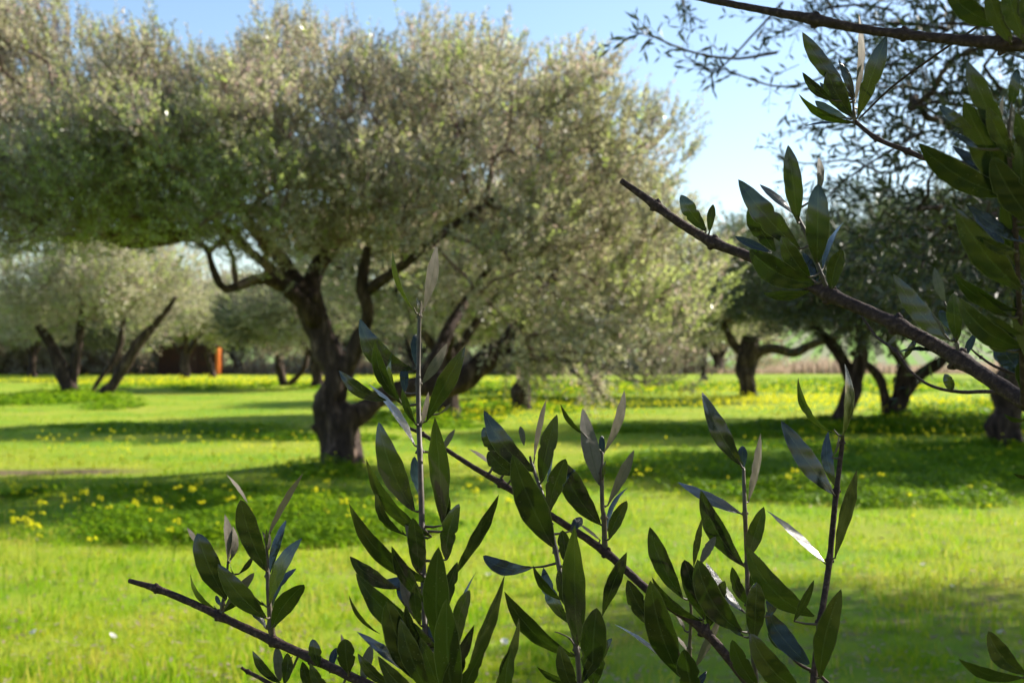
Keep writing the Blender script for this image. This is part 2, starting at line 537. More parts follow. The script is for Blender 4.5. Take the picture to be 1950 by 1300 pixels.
# ------------------------------------------------------------------ foliage
def sprays(Pp, D, L, K, leaf_l, leaf_w, up_bias=0.5, droop=0.1, hue=None, twig=True, tw=0.0022):
    """leafy twigs: K leaves in opposite pairs along each; returns arrays of quads (leaves, twigs)"""
    Sn = len(Pp)
    D = D / np.linalg.norm(D, axis=1, keepdims=True)
    rnd = rng.normal(size=(Sn, 3))
    U = np.cross(D, rnd)
    U /= np.linalg.norm(U, axis=1, keepdims=True)
    W = np.cross(D, U)
    h = K // 2
    t = np.linspace(0.12, 1.0, h)
    t = np.repeat(t, 2)[None, :, None]                                    # 1,K,1
    side = np.tile([1.0, -1.0], h)[None, :, None]
    alt = np.repeat(np.arange(h) % 2, 2)[None, :, None]
    per = np.where(alt == 0, U[:, None, :], W[:, None, :]) * side
    L3 = L[:, None, None]
    base = Pp[:, None, :] + D[:, None, :] * (L3 * t) + np.array([0, 0, -1.0]) * (droop * L3 * t * t)
    ang = np.radians(rng.uniform(22, 62, (Sn, K, 1)))
    jd = rng.normal(size=(Sn, K, 3)) * 0.22
    ld = D[:, None, :] * np.cos(ang) + per * np.sin(ang) + jd
    ld /= np.linalg.norm(ld, axis=2, keepdims=True)
    ll = leaf_l * rng.uniform(0.65, 1.15, (Sn, K, 1)) * (1 - 0.35 * np.maximum(t - 0.8, 0) / 0.2)
    nn = D[:, None, :] * 0.45 + np.array([0, 0, up_bias * 0.6]) + rng.normal(size=(Sn, K, 3)) * 0.7
    sd = np.cross(ld, nn)
    sd /= np.linalg.norm(sd, axis=2, keepdims=True) + 1e-9
    wv = leaf_w * (ll / leaf_l)
    v0 = base
    v1 = base + ld * ll * 0.5 - sd * wv * 0.5
    v2 = base + ld * ll
    v3 = base + ld * ll * 0.5 + sd * wv * 0.5
    V = np.stack([v0, v1, v2, v3], axis=2).reshape(-1, 3)
    Q = np.arange(len(V)).reshape(-1, 4)
    tint = np.clip(rng.normal(0.47, 0.30, (Sn, K)) + (0 if hue is None else hue[:, None]), 0, 1).ravel()
    mq = np.zeros(len(Q), np.int32)
    if twig:
        e = Pp + D * L[:, None] + np.array([0, 0, -1.0]) * (droop * L)[:, None]
        vs, qs = [], []
        rings = []
        for (c, r) in ((Pp, tw), (e, tw * 0.4)):
            for k in range(3):
                a = 2 * math.pi * k / 3
                rings.append(c + (U * math.cos(a) + W * math.sin(a)) * r)
        T = np.stack(rings, axis=1)                                        # S,6,3
        b0 = len(V)
        V = np.concatenate([V, T.reshape(-1, 3)])
        idx = b0 + np.arange(Sn)[:, None] * 6
        for k in range(3):
            k2 = (k + 1) % 3
            qs.append(np.stack([idx[:, 0] + k, idx[:, 0] + k2, idx[:, 0] + k2 + 3, idx[:, 0] + k + 3], axis=1))
        qs = np.concatenate(qs)
        Q = np.concatenate([Q, qs])
        mq = np.concatenate([mq, np.ones(len(qs), np.int32)])
        tint = np.concatenate([tint, np.zeros(len(qs))])
    return V, Q, mq, tint


def lobe_points(lobes, n, mind, shell=0.55, keep=None):
    """blue-noise points inside a union of ellipsoids (cx,cy,cz,rx,ry,rz[,weight])"""
    out = []
    wts = [l[3] * l[4] * l[5] * (l[6] if len(l) > 6 else 1) for l in lobes]
    tot = sum(wts)
    cell = {}
    tries = 0
    while len(out) < n and tries < n * 60:
        tries += 1
        r = R.random() * tot
        i = 0
        while r > wts[i]:
            r -= wts[i]
            i += 1
        c = lobes[i]
        d = Vector((R.gauss(0, 1), R.gauss(0, 1), R.gauss(0, 1))).normalized()
        q = (shell + (1 - shell) * R.random()) if R.random() < 0.7 else R.random() ** 0.6
        p = Vector((c[0] + d.x * c[3] * q, c[1] + d.y * c[4] * q, c[2] + d.z * c[5] * q))
        if keep and not keep(p):
            continue
        k = (int(p.x / mind), int(p.y / mind), int(p.z / mind))
        if any((p - o).length < mind for a in (-1, 0, 1) for b in (-1, 0, 1) for e in (-1, 0, 1) for o in cell.get((k[0] + a, k[1] + b, k[2] + e), ())):
            continue
        cell.setdefault(k, []).append(p)
        out.append(p)
    return out


def crown_mesh(name, clumps, centre, per, clump_r, spray_l, K, leaf, mats, fresh=None, up=0.55, hang=0.0, tw=0.0022, holes=()):
    Cn = np.array([tuple(c) for c in clumps])
    n = len(Cn)
    S_ = n * per
    ci = np.repeat(np.arange(n), per)
    out = Cn - np.array(centre)
    out /= np.linalg.norm(out, axis=1, keepdims=True) + 1e-6
    d = rng.normal(size=(S_, 3))
    d /= np.linalg.norm(d, axis=1, keepdims=True)
    cr = clump_r * rng.uniform(0.6, 1.25, n)
    pos = Cn[ci] + d * (cr[ci] * rng.uniform(0.0, 1, S_) ** 0.6)[:, None] * np.array([1, 1, 0.85])
    dirs = d * 0.65 + out[ci] * 0.55 + np.array([0, 0, up]) + rng.normal(size=(S_, 3)) * 0.25
    ok = np.ones(S_, bool)
    for hp, hr in holes:                                                   # gaps cut in the leaves so sun reaches chosen foreground twigs
        for tt in (0.0, 0.5, 1.0):
            q = pos + dirs / np.linalg.norm(dirs, axis=1, keepdims=True) * spray_l * tt - np.array(tuple(hp))
            al = q @ np.array(tuple(S))
            dist = np.linalg.norm(q - al[:, None] * np.array(tuple(S)), axis=1)
            ok &= ~((dist < hr) & (al > 0))
    pos, dirs, ci = pos[ok], dirs[ok], ci[ok]
    S_ = len(pos)
    if hang:
        low = (Cn[ci][:, 2] < hang)
        dirs[low] += np.array([0, 0, -0.9 * up - 0.35])
    hue = (rng.normal(0, 0.16, n))[ci]
    L = spray_l * rng.uniform(0.5, 1.3, S_)
    V, Q, mq, tint = sprays(pos, dirs, L, K, leaf[0], leaf[1], hue=hue, tw=tw)
    if fresh is not None:
        fl = np.array([fresh(c) for c in clumps])[ci]                      # probability of the fresh green material
        pick = rng.uniform(0, 1, S_) < fl
        m2 = np.repeat(pick, K).astype(np.int32) * 2
        mq[:len(m2)] = m2
    return np_mesh(name, V, quads=Q, mats=mats, mat_q=mq, tint=tint)


def branchwork(nodes, clumps, k=0.011, e=0.45, minr=0.006, sides=6):
    """grow thin branches from the limb points to every clump, thick where many clumps hang on them"""
    nd = [(Vector(p), -1, b) for p, b in nodes]                            # position, parent, path length
    nroot = len(nd)
    c = sorted(clumps, key=lambda p: min((p - q[0]).length for q in nd[:nroot]))
    for p in c:
        best, bi = 1e9, 0
        for i, (q, _, b) in enumerate(nd):
            dist = (p - q).length
            s = dist + 0.25 * b + (0.8 * max(0, q.z - p.z) if i >= nroot else 0)
            if s < best:
                best, bi = s, i
        nd.append((p, bi, nd[bi][2] + (p - nd[bi][0]).length))
    cnt = [1] * len(nd)
    for i in range(len(nd) - 1, nroot - 1, -1):
        cnt[nd[i][1]] += cnt[i]
    mb = MB()
    for i in range(nroot, len(nd)):
        p, pi, _ = nd[i]
        q = nd[pi][0]
        r1 = max(minr, k * cnt[i] ** e)
        r0 = r1 * 1.25
        l = (p - q).length
        j = [Vector((R.uniform(-1, 1), R.uniform(-1, 1), R.uniform(-0.6, 1))) * l * 0.09 for _ in range(2)]
        mb.tube([q, q.lerp(p, 0.33) + j[0], q.lerp(p, 0.67) + j[1], p], [r0, r1 * 1.1, r1, r1 * 0.85], sides, cap=False)
    return mb


def px_tube(mb, pts, y0, sides=12, n=16, gnarl=0.22, flute=0.0, freq=2.0):
    """pts: (px, py, width px, depth offset) seen at distance y0"""
    rows = crom([(x, y, wd, dy) for x, y, wd, dy in pts], n)
    pp = [P(r[0], r[1], y0 + r[3]) for r in rows]
    rr = [max(0.01, r[2] * 0.5 * (y0 + r[3]) / F) for r in rows]
    mb.tube(pp, rr, sides, gnarl=gnarl, freq=freq, flute=flute)
    return pp


# ------------------------------------------------------------------ the great olive tree
BASE = G(650, 893)
DM = BASE.y
MOUNDS.append((BASE.x, BASE.y, 1.6, 0.10))


def mpx(x, y, dy=0.0):
    return P(x, y, DM + dy)


main = empty('olive_tree', (BASE.x, BASE.y, 0))
tag(main, 'large old olive tree with forked leaning trunk and huge silvery crown', 'olive tree', 'olive trees of the grove')
mb = MB()
px_tube(mb, [(650, 905, 98, 0), (650, 880, 84, 0), (645, 830, 76, 0), (640, 795, 84, 0), (628, 765, 62, 0), (640, 715, 52, 0), (618, 660, 54, 0.1), (600, 600, 50, 0.1), (585, 560, 46, 0)], DM, 20, 34, gnarl=0.30, flute=0.07, freq=3.0)
mb.tube([mpx(672, 905, -0.05), mpx(678, 880, -0.05), mpx(672, 850, 0), mpx(655, 815, 0)], [0.20, 0.13, 0.12, 0.1], 12, gnarl=0.3, freq=4)
mb.tube([mpx(712, 908, -0.25), mpx(692, 893, -0.15), mpx(675, 868, -0.1)], [0.03, 0.08, 0.1], 10, gnarl=0.3, freq=4)
mb.tube([mpx(600, 908, -0.2), mpx(622, 892, -0.1), mpx(632, 860, 0)], [0.03, 0.09, 0.1], 10, gnarl=0.3, freq=4)
mb.build('trunk', M['bark'], main)
LIMBS = [
    [(650, 800, 60, 0), (690, 785, 42, 0.1), (725, 755, 38, 0.2), (790, 735, 40, 0.3), (860, 728, 50, 0.4), (910, 700, 42, 0.4), (955, 662, 32, 0.5), (1000, 600, 20, 0.7), (1060, 540, 12, 0.8)],
    [(655, 740, 30, 0), (662, 700, 36, 0), (680, 655, 34, -0.1), (700, 600, 26, -0.3), (690, 540, 22, -0.4), (700, 470, 16, -0.4)],
    [(800, 735, 34, 0.3), (825, 690, 28, 0.4), (858, 620, 24, 0.8), (895, 560, 15, 1.1), (940, 500, 10, 1.2)],
    [(600, 610, 38, 0), (560, 562, 30, -0.3), (500, 530, 23, -0.6), (430, 550, 17, -0.9), (405, 510, 14, -1.1), (390, 470, 13, -1.1), (330, 440, 10, -1.1), (250, 400, 8, -1.2)],
    [(590, 580, 42, 0), (600, 520, 34, 0.4), (640, 450, 26, 0.8), (650, 370, 20, 1.0), (670, 290, 13, 1.2)],
    [(690, 560, 24, -0.3), (760, 510, 20, -0.8), (850, 440, 16, -1.3), (940, 380, 12, -1.6)],
    [(585, 570, 38, 0), (540, 500, 28, 0.5), (480, 430, 22, 1.0), (420, 340, 16, 1.4), (380, 260, 12, 1.6)],
    [(560, 555, 22, -0.2), (490, 490, 19, 0.4), (420, 440, 18, 0.9), (330, 452, 27, 1.2), (245, 458, 30, 1.8), (180, 435, 16, 2.0), (120, 380, 9, 2.2)],
    [(955, 662, 24, 0.5), (1000, 680, 14, 0.3), (1060, 684, 12, 0.1), (1090, 690, 9, 0.0)],
    [(1000, 600, 20, 0.3), (1060, 520, 16, 0.8), (1130, 430, 12, 1.2), (1180, 360, 8, 1.4)],
]
nodes = []
for L_ in LIMBS:
    mb = MB()
    pp = px_tube(mb, L_, DM, 12, 22, gnarl=0.28, freq=3.2)
    mb.build('limb', M['bark'], main)
    for i, p in enumerate(pp):
        if i >= 8 and i % 2 == 0:
            nodes.append((p, i * 0.12))


def lobe_px(x, y, rx, ry, dy, rd, wt=1.0, D0=None):
    D0 = DM if D0 is None else D0
    c = P(x, y, D0 + dy)
    s = (D0 + dy) / F
    return (c.x, c.y, c.z, rx * s, rd, ry * s, wt)


lobes = [
    lobe_px(-60, 170, 300, 230, 0.5, 2.6), lobe_px(190, 250, 300, 190, 0.6, 2.8), lobe_px(430, 240, 240, 150, 0.2, 3.0),
    lobe_px(610, 210, 170, 170, 0.4, 2.6), lobe_px(800, 220, 200, 180, 0.2, 2.8), lobe_px(960, 250, 170, 170, -0.6, 3.0),
    lobe_px(1090, 330, 190, 180, -0.4, 3.0), lobe_px(1180, 420, 150, 170, -0.6, 2.6), lobe_px(1190, 560, 200, 110, -0.6, 2.4),
    lobe_px(900, 440, 250, 120, -0.6, 2.8), lobe_px(560, 400, 230, 90, -0.8, 2.4), lobe_px(200, 400, 260, 60, -1.2, 1.8),
    lobe_px(1060, 620, 100, 60, 0.2, 1.2), lobe_px(1290, 610, 90, 60, 0.0, 1.0),
    lobe_px(1120, 120, 45, 75, 0.2, 0.7, 1.2), lobe_px(580, 40, 60, 80, 0.2, 0.8, 1.2), lobe_px(820, 70, 90, 70, 0.2, 1.0, 1.1),
    lobe_px(380, 500, 70, 30, -0.6, 0.8, 0.6), lobe_px(700, 470, 160, 60, 0.5, 1.5),
]


TOPLINE = [(-400, -120), (180, -40), (300, 40), (470, 95), (520, 0), (600, 10), (690, 80), (740, 45), (830, 0), (940, 50), (1040, 100), (1085, 85), (1130, 80), (1170, 170), (1260, 195), (1320, 220), (1335, 400), (1390, 520), (1420, 600)]


def top_y(x):
    for (x0, y0), (x1, y1) in zip(TOPLINE, TOPLINE[1:]):
        if x0 <= x <= x1:
            return y0 + (y1 - y0) * (x - x0) / (x1 - x0)
    return 1e9 if x > 1420 else -120


def keep_main(p):
    x, y = to_px(p)
    if x > 1365 or y < top_y(x) + 42:
        return False
    if 415 < x < 560 and 560 < y:
        return False
    if 540 < x < 900 and y > 495 and p.y < DM + 1.2:
        return False
    if 540 < x < 960 and y > 600:
        return False
    if x < 480 and y > 470 + 16 * math.sin(x * 0.03):
        return False
    return True


lobes += [lobe_px(560, 470, 130, 40, -1.2, 1.0, 1.3), lobe_px(1120, 570, 200, 70, -1.2, 1.3, 1.5), lobe_px(1260, 600, 120, 50, -0.8, 1.0, 1.6), lobe_px(330, 425, 180, 45, -0.4, 1.2, 1.5), lobe_px(100, 420, 200, 50, 0.2, 1.6, 1.5)]
cen = lobe_points(lobes, 235, 0.60, keep=keep_main)
cen += lobe_points([lobe_px(120, 380, 240, 70, -1.6, 0.9), lobe_px(420, 400, 150, 60, -1.4, 0.8), lobe_px(300, 300, 220, 80, -2.0, 0.8), lobe_px(520, 330, 110, 90, -2.0, 0.7)], 42, 0.58, keep=keep_main)
clumps = []
for c in cen:
    sg = R.uniform(0.16, 0.34)
    for _ in range(R.choice((3, 4, 5, 5))):
        q = c + Vector((R.gauss(0, sg), R.gauss(0, sg), R.gauss(0, sg * 1.1)))
        if keep_main(q):
            clumps.append(q)
branchwork(nodes, clumps, k=0.0075, minr=0.006).build('branchwork', M['twig_far'], main)


def fresh_sunlit(c):  # fresh green leaves, plus sunlit patches put into the leaf colour
    x, y = to_px(c)
    f = 0.10 + 0.9 * max(0, 1 - ((x - 260) / 330) ** 2 - ((y - 360) / 160) ** 2)
    f = max(f, 0.5 * max(0, 1 - ((x - 1290) / 170) ** 2 - ((y - 560) / 130) ** 2))
    return f


hi = [c for c in clumps if c.z > 4.9 or to_px(c)[0] > 1180]
lo = [c for c in clumps if not (c.z > 4.9 or to_px(c)[0] > 1180)]
me = crown_mesh('main crown top', hi, tuple(mpx(680, 480, 0)), 20, 0.36, 0.44, 18, (0.075, 0.026), [M['olive'], M['twig_far'], M['olive_fresh']], fresh=fresh_sunlit, up=1.25, tw=0.0045)
link('crown', me, main)
me = crown_mesh('main crown', lo, tuple(mpx(680, 480, 0)), 29, 0.38, 0.34, 14, (0.075, 0.027), [M['olive'], M['twig_far'], M['olive_fresh']], fresh=fresh_sunlit, up=0.75, hang=2.6, tw=0.0045)
link('crown', me, main)

# ------------------------------------------------------------------ the other trees of the grove
VAR = []
for vi, (rx, rz, zc, nc, nl, mats_) in enumerate([
    (3.6, 2.1, 3.7, 190, 8, ('olive', 'olive_fresh', 0.2)),
    (3.0, 2.3, 3.9, 170, 7, ('olive', 'olive_fresh', 0.35)),
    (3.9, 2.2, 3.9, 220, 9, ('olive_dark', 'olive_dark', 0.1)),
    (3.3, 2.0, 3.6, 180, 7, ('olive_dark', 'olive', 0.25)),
]):
    lb = []
    for i in range(nl):
        a = 2 * math.pi * (i + R.random() * 0.5) / nl
        rr = rx * R.uniform(0.42, 0.62)
        lb.append((math.cos(a) * rr, math.sin(a) * rr, zc + R.uniform(-0.45, 0.35), rx * R.uniform(0.38, 0.55), rx * R.uniform(0.38, 0.55), rz * R.uniform(0.5, 0.8), 1))
    lb.append((0, 0, zc + 0.4, rx * 0.5, rx * 0.5, rz * 0.85, 1))
    cl = lobe_points(lb, nc, 0.5)
    nds = [(Vector((R.uniform(-0.15, 0.15), R.uniform(-0.15, 0.15), 1.5)), 0)]
    stems = []
    for i in range(5):
        a = 2 * math.pi * i / 5 + R.random()
        q = [Vector((0, 0, 1.25)), Vector((math.cos(a) * 0.35, math.sin(a) * 0.35, 1.75)), Vector((math.cos(a) * rx * 0.3, math.sin(a) * rx * 0.3, zc - 1.0)), Vector((math.cos(a) * rx * 0.45, math.sin(a) * rx * 0.45, zc))]
        pts = [Vector(t) for t in crom(q, 9)]
        stems.append(pts)
        nds += [(p, 0.15 * k) for k, p in enumerate(pts[3:])]
    bw = branchwork(nds, cl, k=0.009, minr=0.010, sides=4)
    b2 = bpy.data.meshes.new('tree twigs')
    keepf = list(bw.f)
    b2.from_pydata([tuple(v) for v in bw.v], [], keepf)
    b2.materials.append(M['twig_far'])
    for pts in stems:
        bw.tube(pts, [0.13 * (1 - 0.07 * k) for k in range(9)], 8, gnarl=0.3, freq=3)
    bme = bpy.data.meshes.new('tree branchwork')
    bme.from_pydata([tuple(v) for v in bw.v], [], bw.f)
    bme.materials.append(M['bark'])
    bme.polygons.foreach_set('use_smooth', [True] * len(bme.polygons))
    far_leaf = (0.105, 0.042)
    cm = crown_mesh('tree crown', cl, (0, 0, zc - 1.2), 44, 0.62, 0.36, 10, far_leaf, [M[mats_[0]], M['twig_far'], M[mats_[1]]], fresh=lambda c, f=mats_[2]: f, up=0.5, tw=0.004)
    tb = MB()
    tb.tube([(0, 0, -0.15), (0.0, 0, 0.1), (0.03, 0, 0.5), (-0.04, 0.02, 0.95), (0.02, 0, 1.4), (0, 0, 1.7)], [0.42, 0.33, 0.27, 0.26, 0.28, 0.16], 14, gnarl=0.35, freq=3, flute=0.06)
    tm = bpy.data.meshes.new('tree trunk')
    tm.from_pydata([tuple(v) for v in tb.v], [], tb.f)
    tm.materials.append(M['bark'])
    tm.polygons.foreach_set('use_smooth', [True] * len(tm.polygons))
    VAR.append((bme, cm, tm, b2))


def grove_tree(px, py, var, sc, rot, label, stems=None, zscale=1.0, crown_dx=0.0, crown_dy=0.0, name='olive_tree', mound=True, crown_dz=0.0, group='olive trees of the grove'):
    b = G(px, py)
    if mound:
        MOUNDS.append((b.x, b.y, 1.4, 0.12))
    root = empty(name, (b.x, b.y, 0))
    tag(root, label, 'olive tree', group)
    bme, cm, tm, b2 = VAR[var]
    for nm, me in (('branchwork', bme if stems is None else b2), ('crown', cm)):
        o = link(nm, me, root, world=False)
        o.location = (crown_dx, crown_dy, crown_dz)
        o.rotation_euler = (0, 0, rot)
        o.scale = (sc, sc, sc * zscale)
    if stems is None:
        o = link('trunk', tm, root, world=False)
        o.rotation_euler = (0, 0, rot)
        o.scale = (sc, sc, sc * zscale)
    else:
        for i, st in enumerate(stems):
            m_ = MB()
            px_tube(m_, st, b.y, 14, 22, gnarl=0.32, flute=0.05, freq=2.6)
            m_.build('trunk' if i == 0 else 'limb', M['bark'], root)
    return root


grove_tree(165, 752, 0, 1.12, 0.4, 'olive tree with several slanting stems on a grassy mound at far left', [
    [(138, 762, 44, 0), (130, 735, 33, 0), (110, 690, 26, 0), (92, 650, 21, 0), (72, 620, 14, 0)],
    [(136, 742, 16, 0), (143, 700, 17, 0), (150, 650, 17, 0), (154, 600, 13, 0), (150, 560, 9, 0)],
    [(180, 766, 34, -0.3), (206, 742, 24, -0.3), (236, 702, 21, -0.3), (266, 650, 21, -0.3), (310, 600, 12, -0.3), (335, 565, 8, -0.3)],
    [(168, 758, 9, 0.2), (190, 722, 8, 0.2), (222, 675, 12, 0.2), (232, 630, 12, 0.2), (236, 590, 9, 0.2)]], crown_dx=0.3, crown_dz=-0.25)
grove_tree(850, 803, 0, 1.0, 2.0, 'olive tree hidden behind the lowest limb of the great olive')
grove_tree(994, 786, 1, 0.85, 1.0, 'small olive tree with stubby thick trunk and drooping leafy sprays', [
    [(994, 792, 44, 0), (993, 770, 36, 0), (992, 745, 34, 0), (994, 720, 26, 0), (990, 680, 18, 0)]], crown_dz=-0.35)
grove_tree(1134, 759, 1, 1.1, 2.2, 'olive tree with a bent trunk right behind the drooping crown edge', [
    [(1140, 762, 36, 0), (1134, 745, 28, 0), (1136, 715, 30, 0), (1128, 695, 28, 0), (1105, 680, 20, 0), (1095, 660, 14, 0)]])
grove_tree(1112, 742, 0, 0.95, 0.2, 'olive tree whose pale trunk shows just left of the bent one', [
    [(1112, 744, 22, 0), (1110, 720, 20, 0), (1104, 695, 20, 0), (1100, 670, 14, 0)]])
grove_tree(1340, 724, 1, 0.95, 3.0, 'small far olive tree with slim straight trunk by the dry bank', [
    [(1340, 726, 16, 0), (1339, 705, 11, 0), (1341, 680, 10, 0), (1340, 650, 8, 0)]], zscale=0.9)
grove_tree(1424, 758, 3, 1.22, 0.7, 'dark olive tree with straight trunk carrying a long arching limb', [
    [(1428, 762, 38, 0), (1424, 740, 30, 0), (1420, 710, 36, 0), (1425, 675, 42, 0), (1430, 640, 30, 0)],
    [(1430, 680, 26, 0), (1465, 664, 18, 0), (1510, 672, 17, 0), (1550, 655, 16, 0), (1600, 640, 12, 0)],
    [(1420, 680, 20, 0), (1395, 650, 16, 0), (1375, 610, 10, 0)]], crown_dx=0.6, zscale=0.88)
grove_tree(1600, 813, 2, 0.88, 1.3, 'dark olive tree with a leaning trunk that forks in two', [
    [(1592, 820, 44, 0), (1606, 785, 34, 0), (1625, 740, 34, 0), (1638, 690, 28, 0), (1642, 640, 24, 0), (1640, 590, 16, 0)],
    [(1628, 735, 22, 0.1), (1612, 700, 26, 0.1), (1595, 670, 24, 0.1), (1570, 640, 20, 0.1), (1545, 625, 14, 0.1)]], crown_dx=0.4, zscale=0.9)
grove_tree(1700, 799, 2, 0.9, 4.0, 'dark olive tree with V shaped stems spreading low from its base', [
    [(1700, 806, 46, 0), (1705, 780, 38, 0), (1718, 745, 34, 0), (1722, 700, 24, 0), (1700, 660, 20, 0), (1690, 620, 12, 0)],
    [(1692, 795, 26, 0), (1685, 755, 20, 0), (1672, 715, 18, 0), (1645, 690, 16, 0), (1620, 670, 12, 0)],
    [(1722, 745, 28, 0), (1755, 710, 22, 0), (1790, 690, 18, 0), (1820, 660, 10, 0)]], crown_dx=0.8, zscale=0.95)
grove_tree(1916, 862, 3, 0.66, 2.6, 'stout olive trunk with dark crown standing nearest the right edge', [
    [(1912, 868, 70, 0), (1918, 840, 58, 0), (1906, 812, 62, 0), (1922, 780, 60, 0), (1915, 740, 56, 0), (1925, 700, 44, 0), (1940, 640, 26, 0)]], crown_dx=1.5, zscale=1.25)
grove_tree(542, 739, 3, 0.95, 0.9, 'far olive tree with forked stem left of the great trunk', [
    [(542, 742, 22, 0), (538, 722, 16, 0), (532, 700, 15, 0), (528, 675, 10, 0)],
    [(545, 738, 12, 0), (565, 718, 10, 0), (580, 700, 10, 0), (585, 670, 8, 0)]])
grove_tree(604, 742, 0, 0.9, 1.9, 'far olive tree with twisted stem touching the great trunk outline', zscale=0.95)
grove_tree(352, 722, 0, 0.95, 0.3, 'far olive tree standing in front of the rusty red shed')
grove_tree(225, 716, 3, 0.9, 2.3, 'far olive tree seen between the slanting stems at left')
grove_tree(402, 721, 1, 0.85, 1.1, 'far slim olive tree before the orange end of the shed', [
    [(404, 723, 15, 0), (402, 700, 11, 0), (396, 680, 10, 0), (392, 660, 8, 0)]])
grove_tree(60, 716, 1, 0.9, 5.0, 'far olive tree low behind the grass at the left border')
grove_tree(2260, 856, 2, 1.0, 5.2, 'unseen dark olive tree just outside the right edge, level with the stout trunk')  # unseen trees added to keep the right-hand crowns in shade
grove_tree(2240, 800, 2, 1.1, 0.2, 'unseen dark olive tree outside the right edge, farther back than the stout trunk')
# rows of trees beyond the field, nothing tells them apart
for i, x in enumerate([-330, -190, -40, 130, 290, 455, 640, 790, 960, 1120, 1250, 1390]):
    t_ = grove_tree(x + R.uniform(-25, 25), 710 + R.uniform(-1.5, 2.5), i % 2 if i % 3 else 3, 1.42 * R.uniform(0.9, 1.12), R.uniform(0, 6),
                    'far olive tree in the hazy row that closes the field', group='far row of olive trees closing the field', mound=False, zscale=0.95, crown_dz=-0.9)

# the tree beside the photographer: its trunk stands outside the frame on the right, its twigs hang into the upper right corner
NT = (6.4, 7.4)
near = empty('olive_tree', (NT[0], NT[1], 0))
tag(near, 'nearby shady olive tree whose dark twigs hang into the upper right corner', 'olive tree', 'olive trees of the grove')


def shadow_ok(p, mind=0.0):  # shapes the unseen crowns so their shadows miss the sunlit grass
    s = Vector((p.x - p.z * SUNH[0], p.y - p.z * SUNH[1], 0))
    q = to_px(s)
    if q is None:
        return True
    x, y = q
    if y > 1345 or x > 2000 or x < -60 or y < 700:
        return True
    return x > 1160 - 0.25 * (y - 1150) and y > 1120 and y < 1500


def keep_near(p):
    if p.z < 1.9 and not (p.x / max(p.y, .1) > 0.4):
        return False
    q = to_px(p)
    if q and q[0] < 1700 and q[1] > -40 and q[0] > -300:
        return False
    if q and q[0] < 2000 and q[1] > 640:
        return False
    return shadow_ok(p)


HOLES = [(P(x, y, d), r) for x, y, d, r in [(1125, 830, 1.08, 0.10), (1180, 800, 1.09, 0.10), (820, 530, 1.06, 0.10), (436, 1030, 1.10, 0.09), (560, 960, 1.08, 0.08), (1190, 905, 1.08, 0.09), (745, 790, 1.02, 0.08), (835, 690, 1.04, 0.08),
                                              (1175, 1110, 1.07, 0.08), (1520, 1260, 1.11, 0.08), (1638, 110, 1.06, 0.09), (1790, 545, 0.91, 0.07), (1315, 1170, 1.07, 0.08), (1380, 930, 1.09, 0.08), (1510, 1010, 1.04, 0.07), (1440, 890, 1.09, 0.08)]]  # unseen crowns are cut open along the sun's path to these twigs
nl = [(6.2, 7.4, 4.2, 3.4, 3.2, 1.8), (4.6, 5.2, 4.2, 2.6, 2.4, 1.6), (3.6, 3.4, 3.9, 2.0, 1.8, 1.3), (7.2, 9.0, 4.0, 2.4, 2.2, 1.6), (7.2, 11.0, 4.1, 2.2, 2.2, 1.3, 1.8), (5.6, 4.0, 3.6, 2.2, 2.0, 1.5), (2.8, 2.4, 3.2, 1.2, 1.2, 0.9, 2.5)]
cl = lobe_points(nl, 340, 0.42, keep=keep_near)
low = lobe_points([(7.4, 11.2, 3.9, 2.7, 2.6, 1.1), (6.4, 10.0, 3.4, 1.8, 1.8, 0.9)], 80, 0.42, keep=keep_near)  # unseen lobes added to shade the near grass
cl += low
for _ in range(130):                                    # unseen clumps added so their shade falls across the near grass on the right
    gp, zz = G(R.uniform(1190, 1980), R.uniform(1140, 1340)), R.uniform(3.1, 4.8)
    if R.random() < 0.9 and noise.noise(Vector((gp.x * 1.5, gp.y * 1.5, 8))) > -0.25:
        cl.append(Vector((gp.x + zz * SUNH[0], gp.y + zz * SUNH[1], zz)))
hand = []
for (x, y, rx, ry, d0, d1, n_, md) in [
    (1860, 150, 150, 160, 4.2, 6.5, 12, 0.26), (1700, 90, 120, 90, 4.2, 6.0, 7, 0.26), (1860, 400, 120, 130, 4.2, 6.0, 15, 0.26), (1970, 300, 100, 280, 3.6, 6.0, 16, 0.26),
    (1760, 230, 90, 90, 4.5, 6.0, 5, 0.26), (1740, 450, 100, 90, 4.6, 6.0, 7, 0.26)]:
    for _ in range(n_):
        a, q = R.uniform(0, 6.28), math.sqrt(R.random())
        hand.append(P(x + rx * q * math.cos(a), y + ry * q * math.sin(a), R.uniform(d0, d1)))
mb = MB()
tr = [(6.4, 7.4, -0.1), (6.45, 7.35, 0.5), (6.3, 7.3, 1.2), (6.35, 7.2, 1.8)]
mb.tube([Vector(t) for t in crom(tr, 14)], [0.42 - 0.012 * i for i in range(14)], 16, gnarl=0.3, freq=3, flute=0.06)
mb.build('trunk', M['bark'], near)
nn_ = []
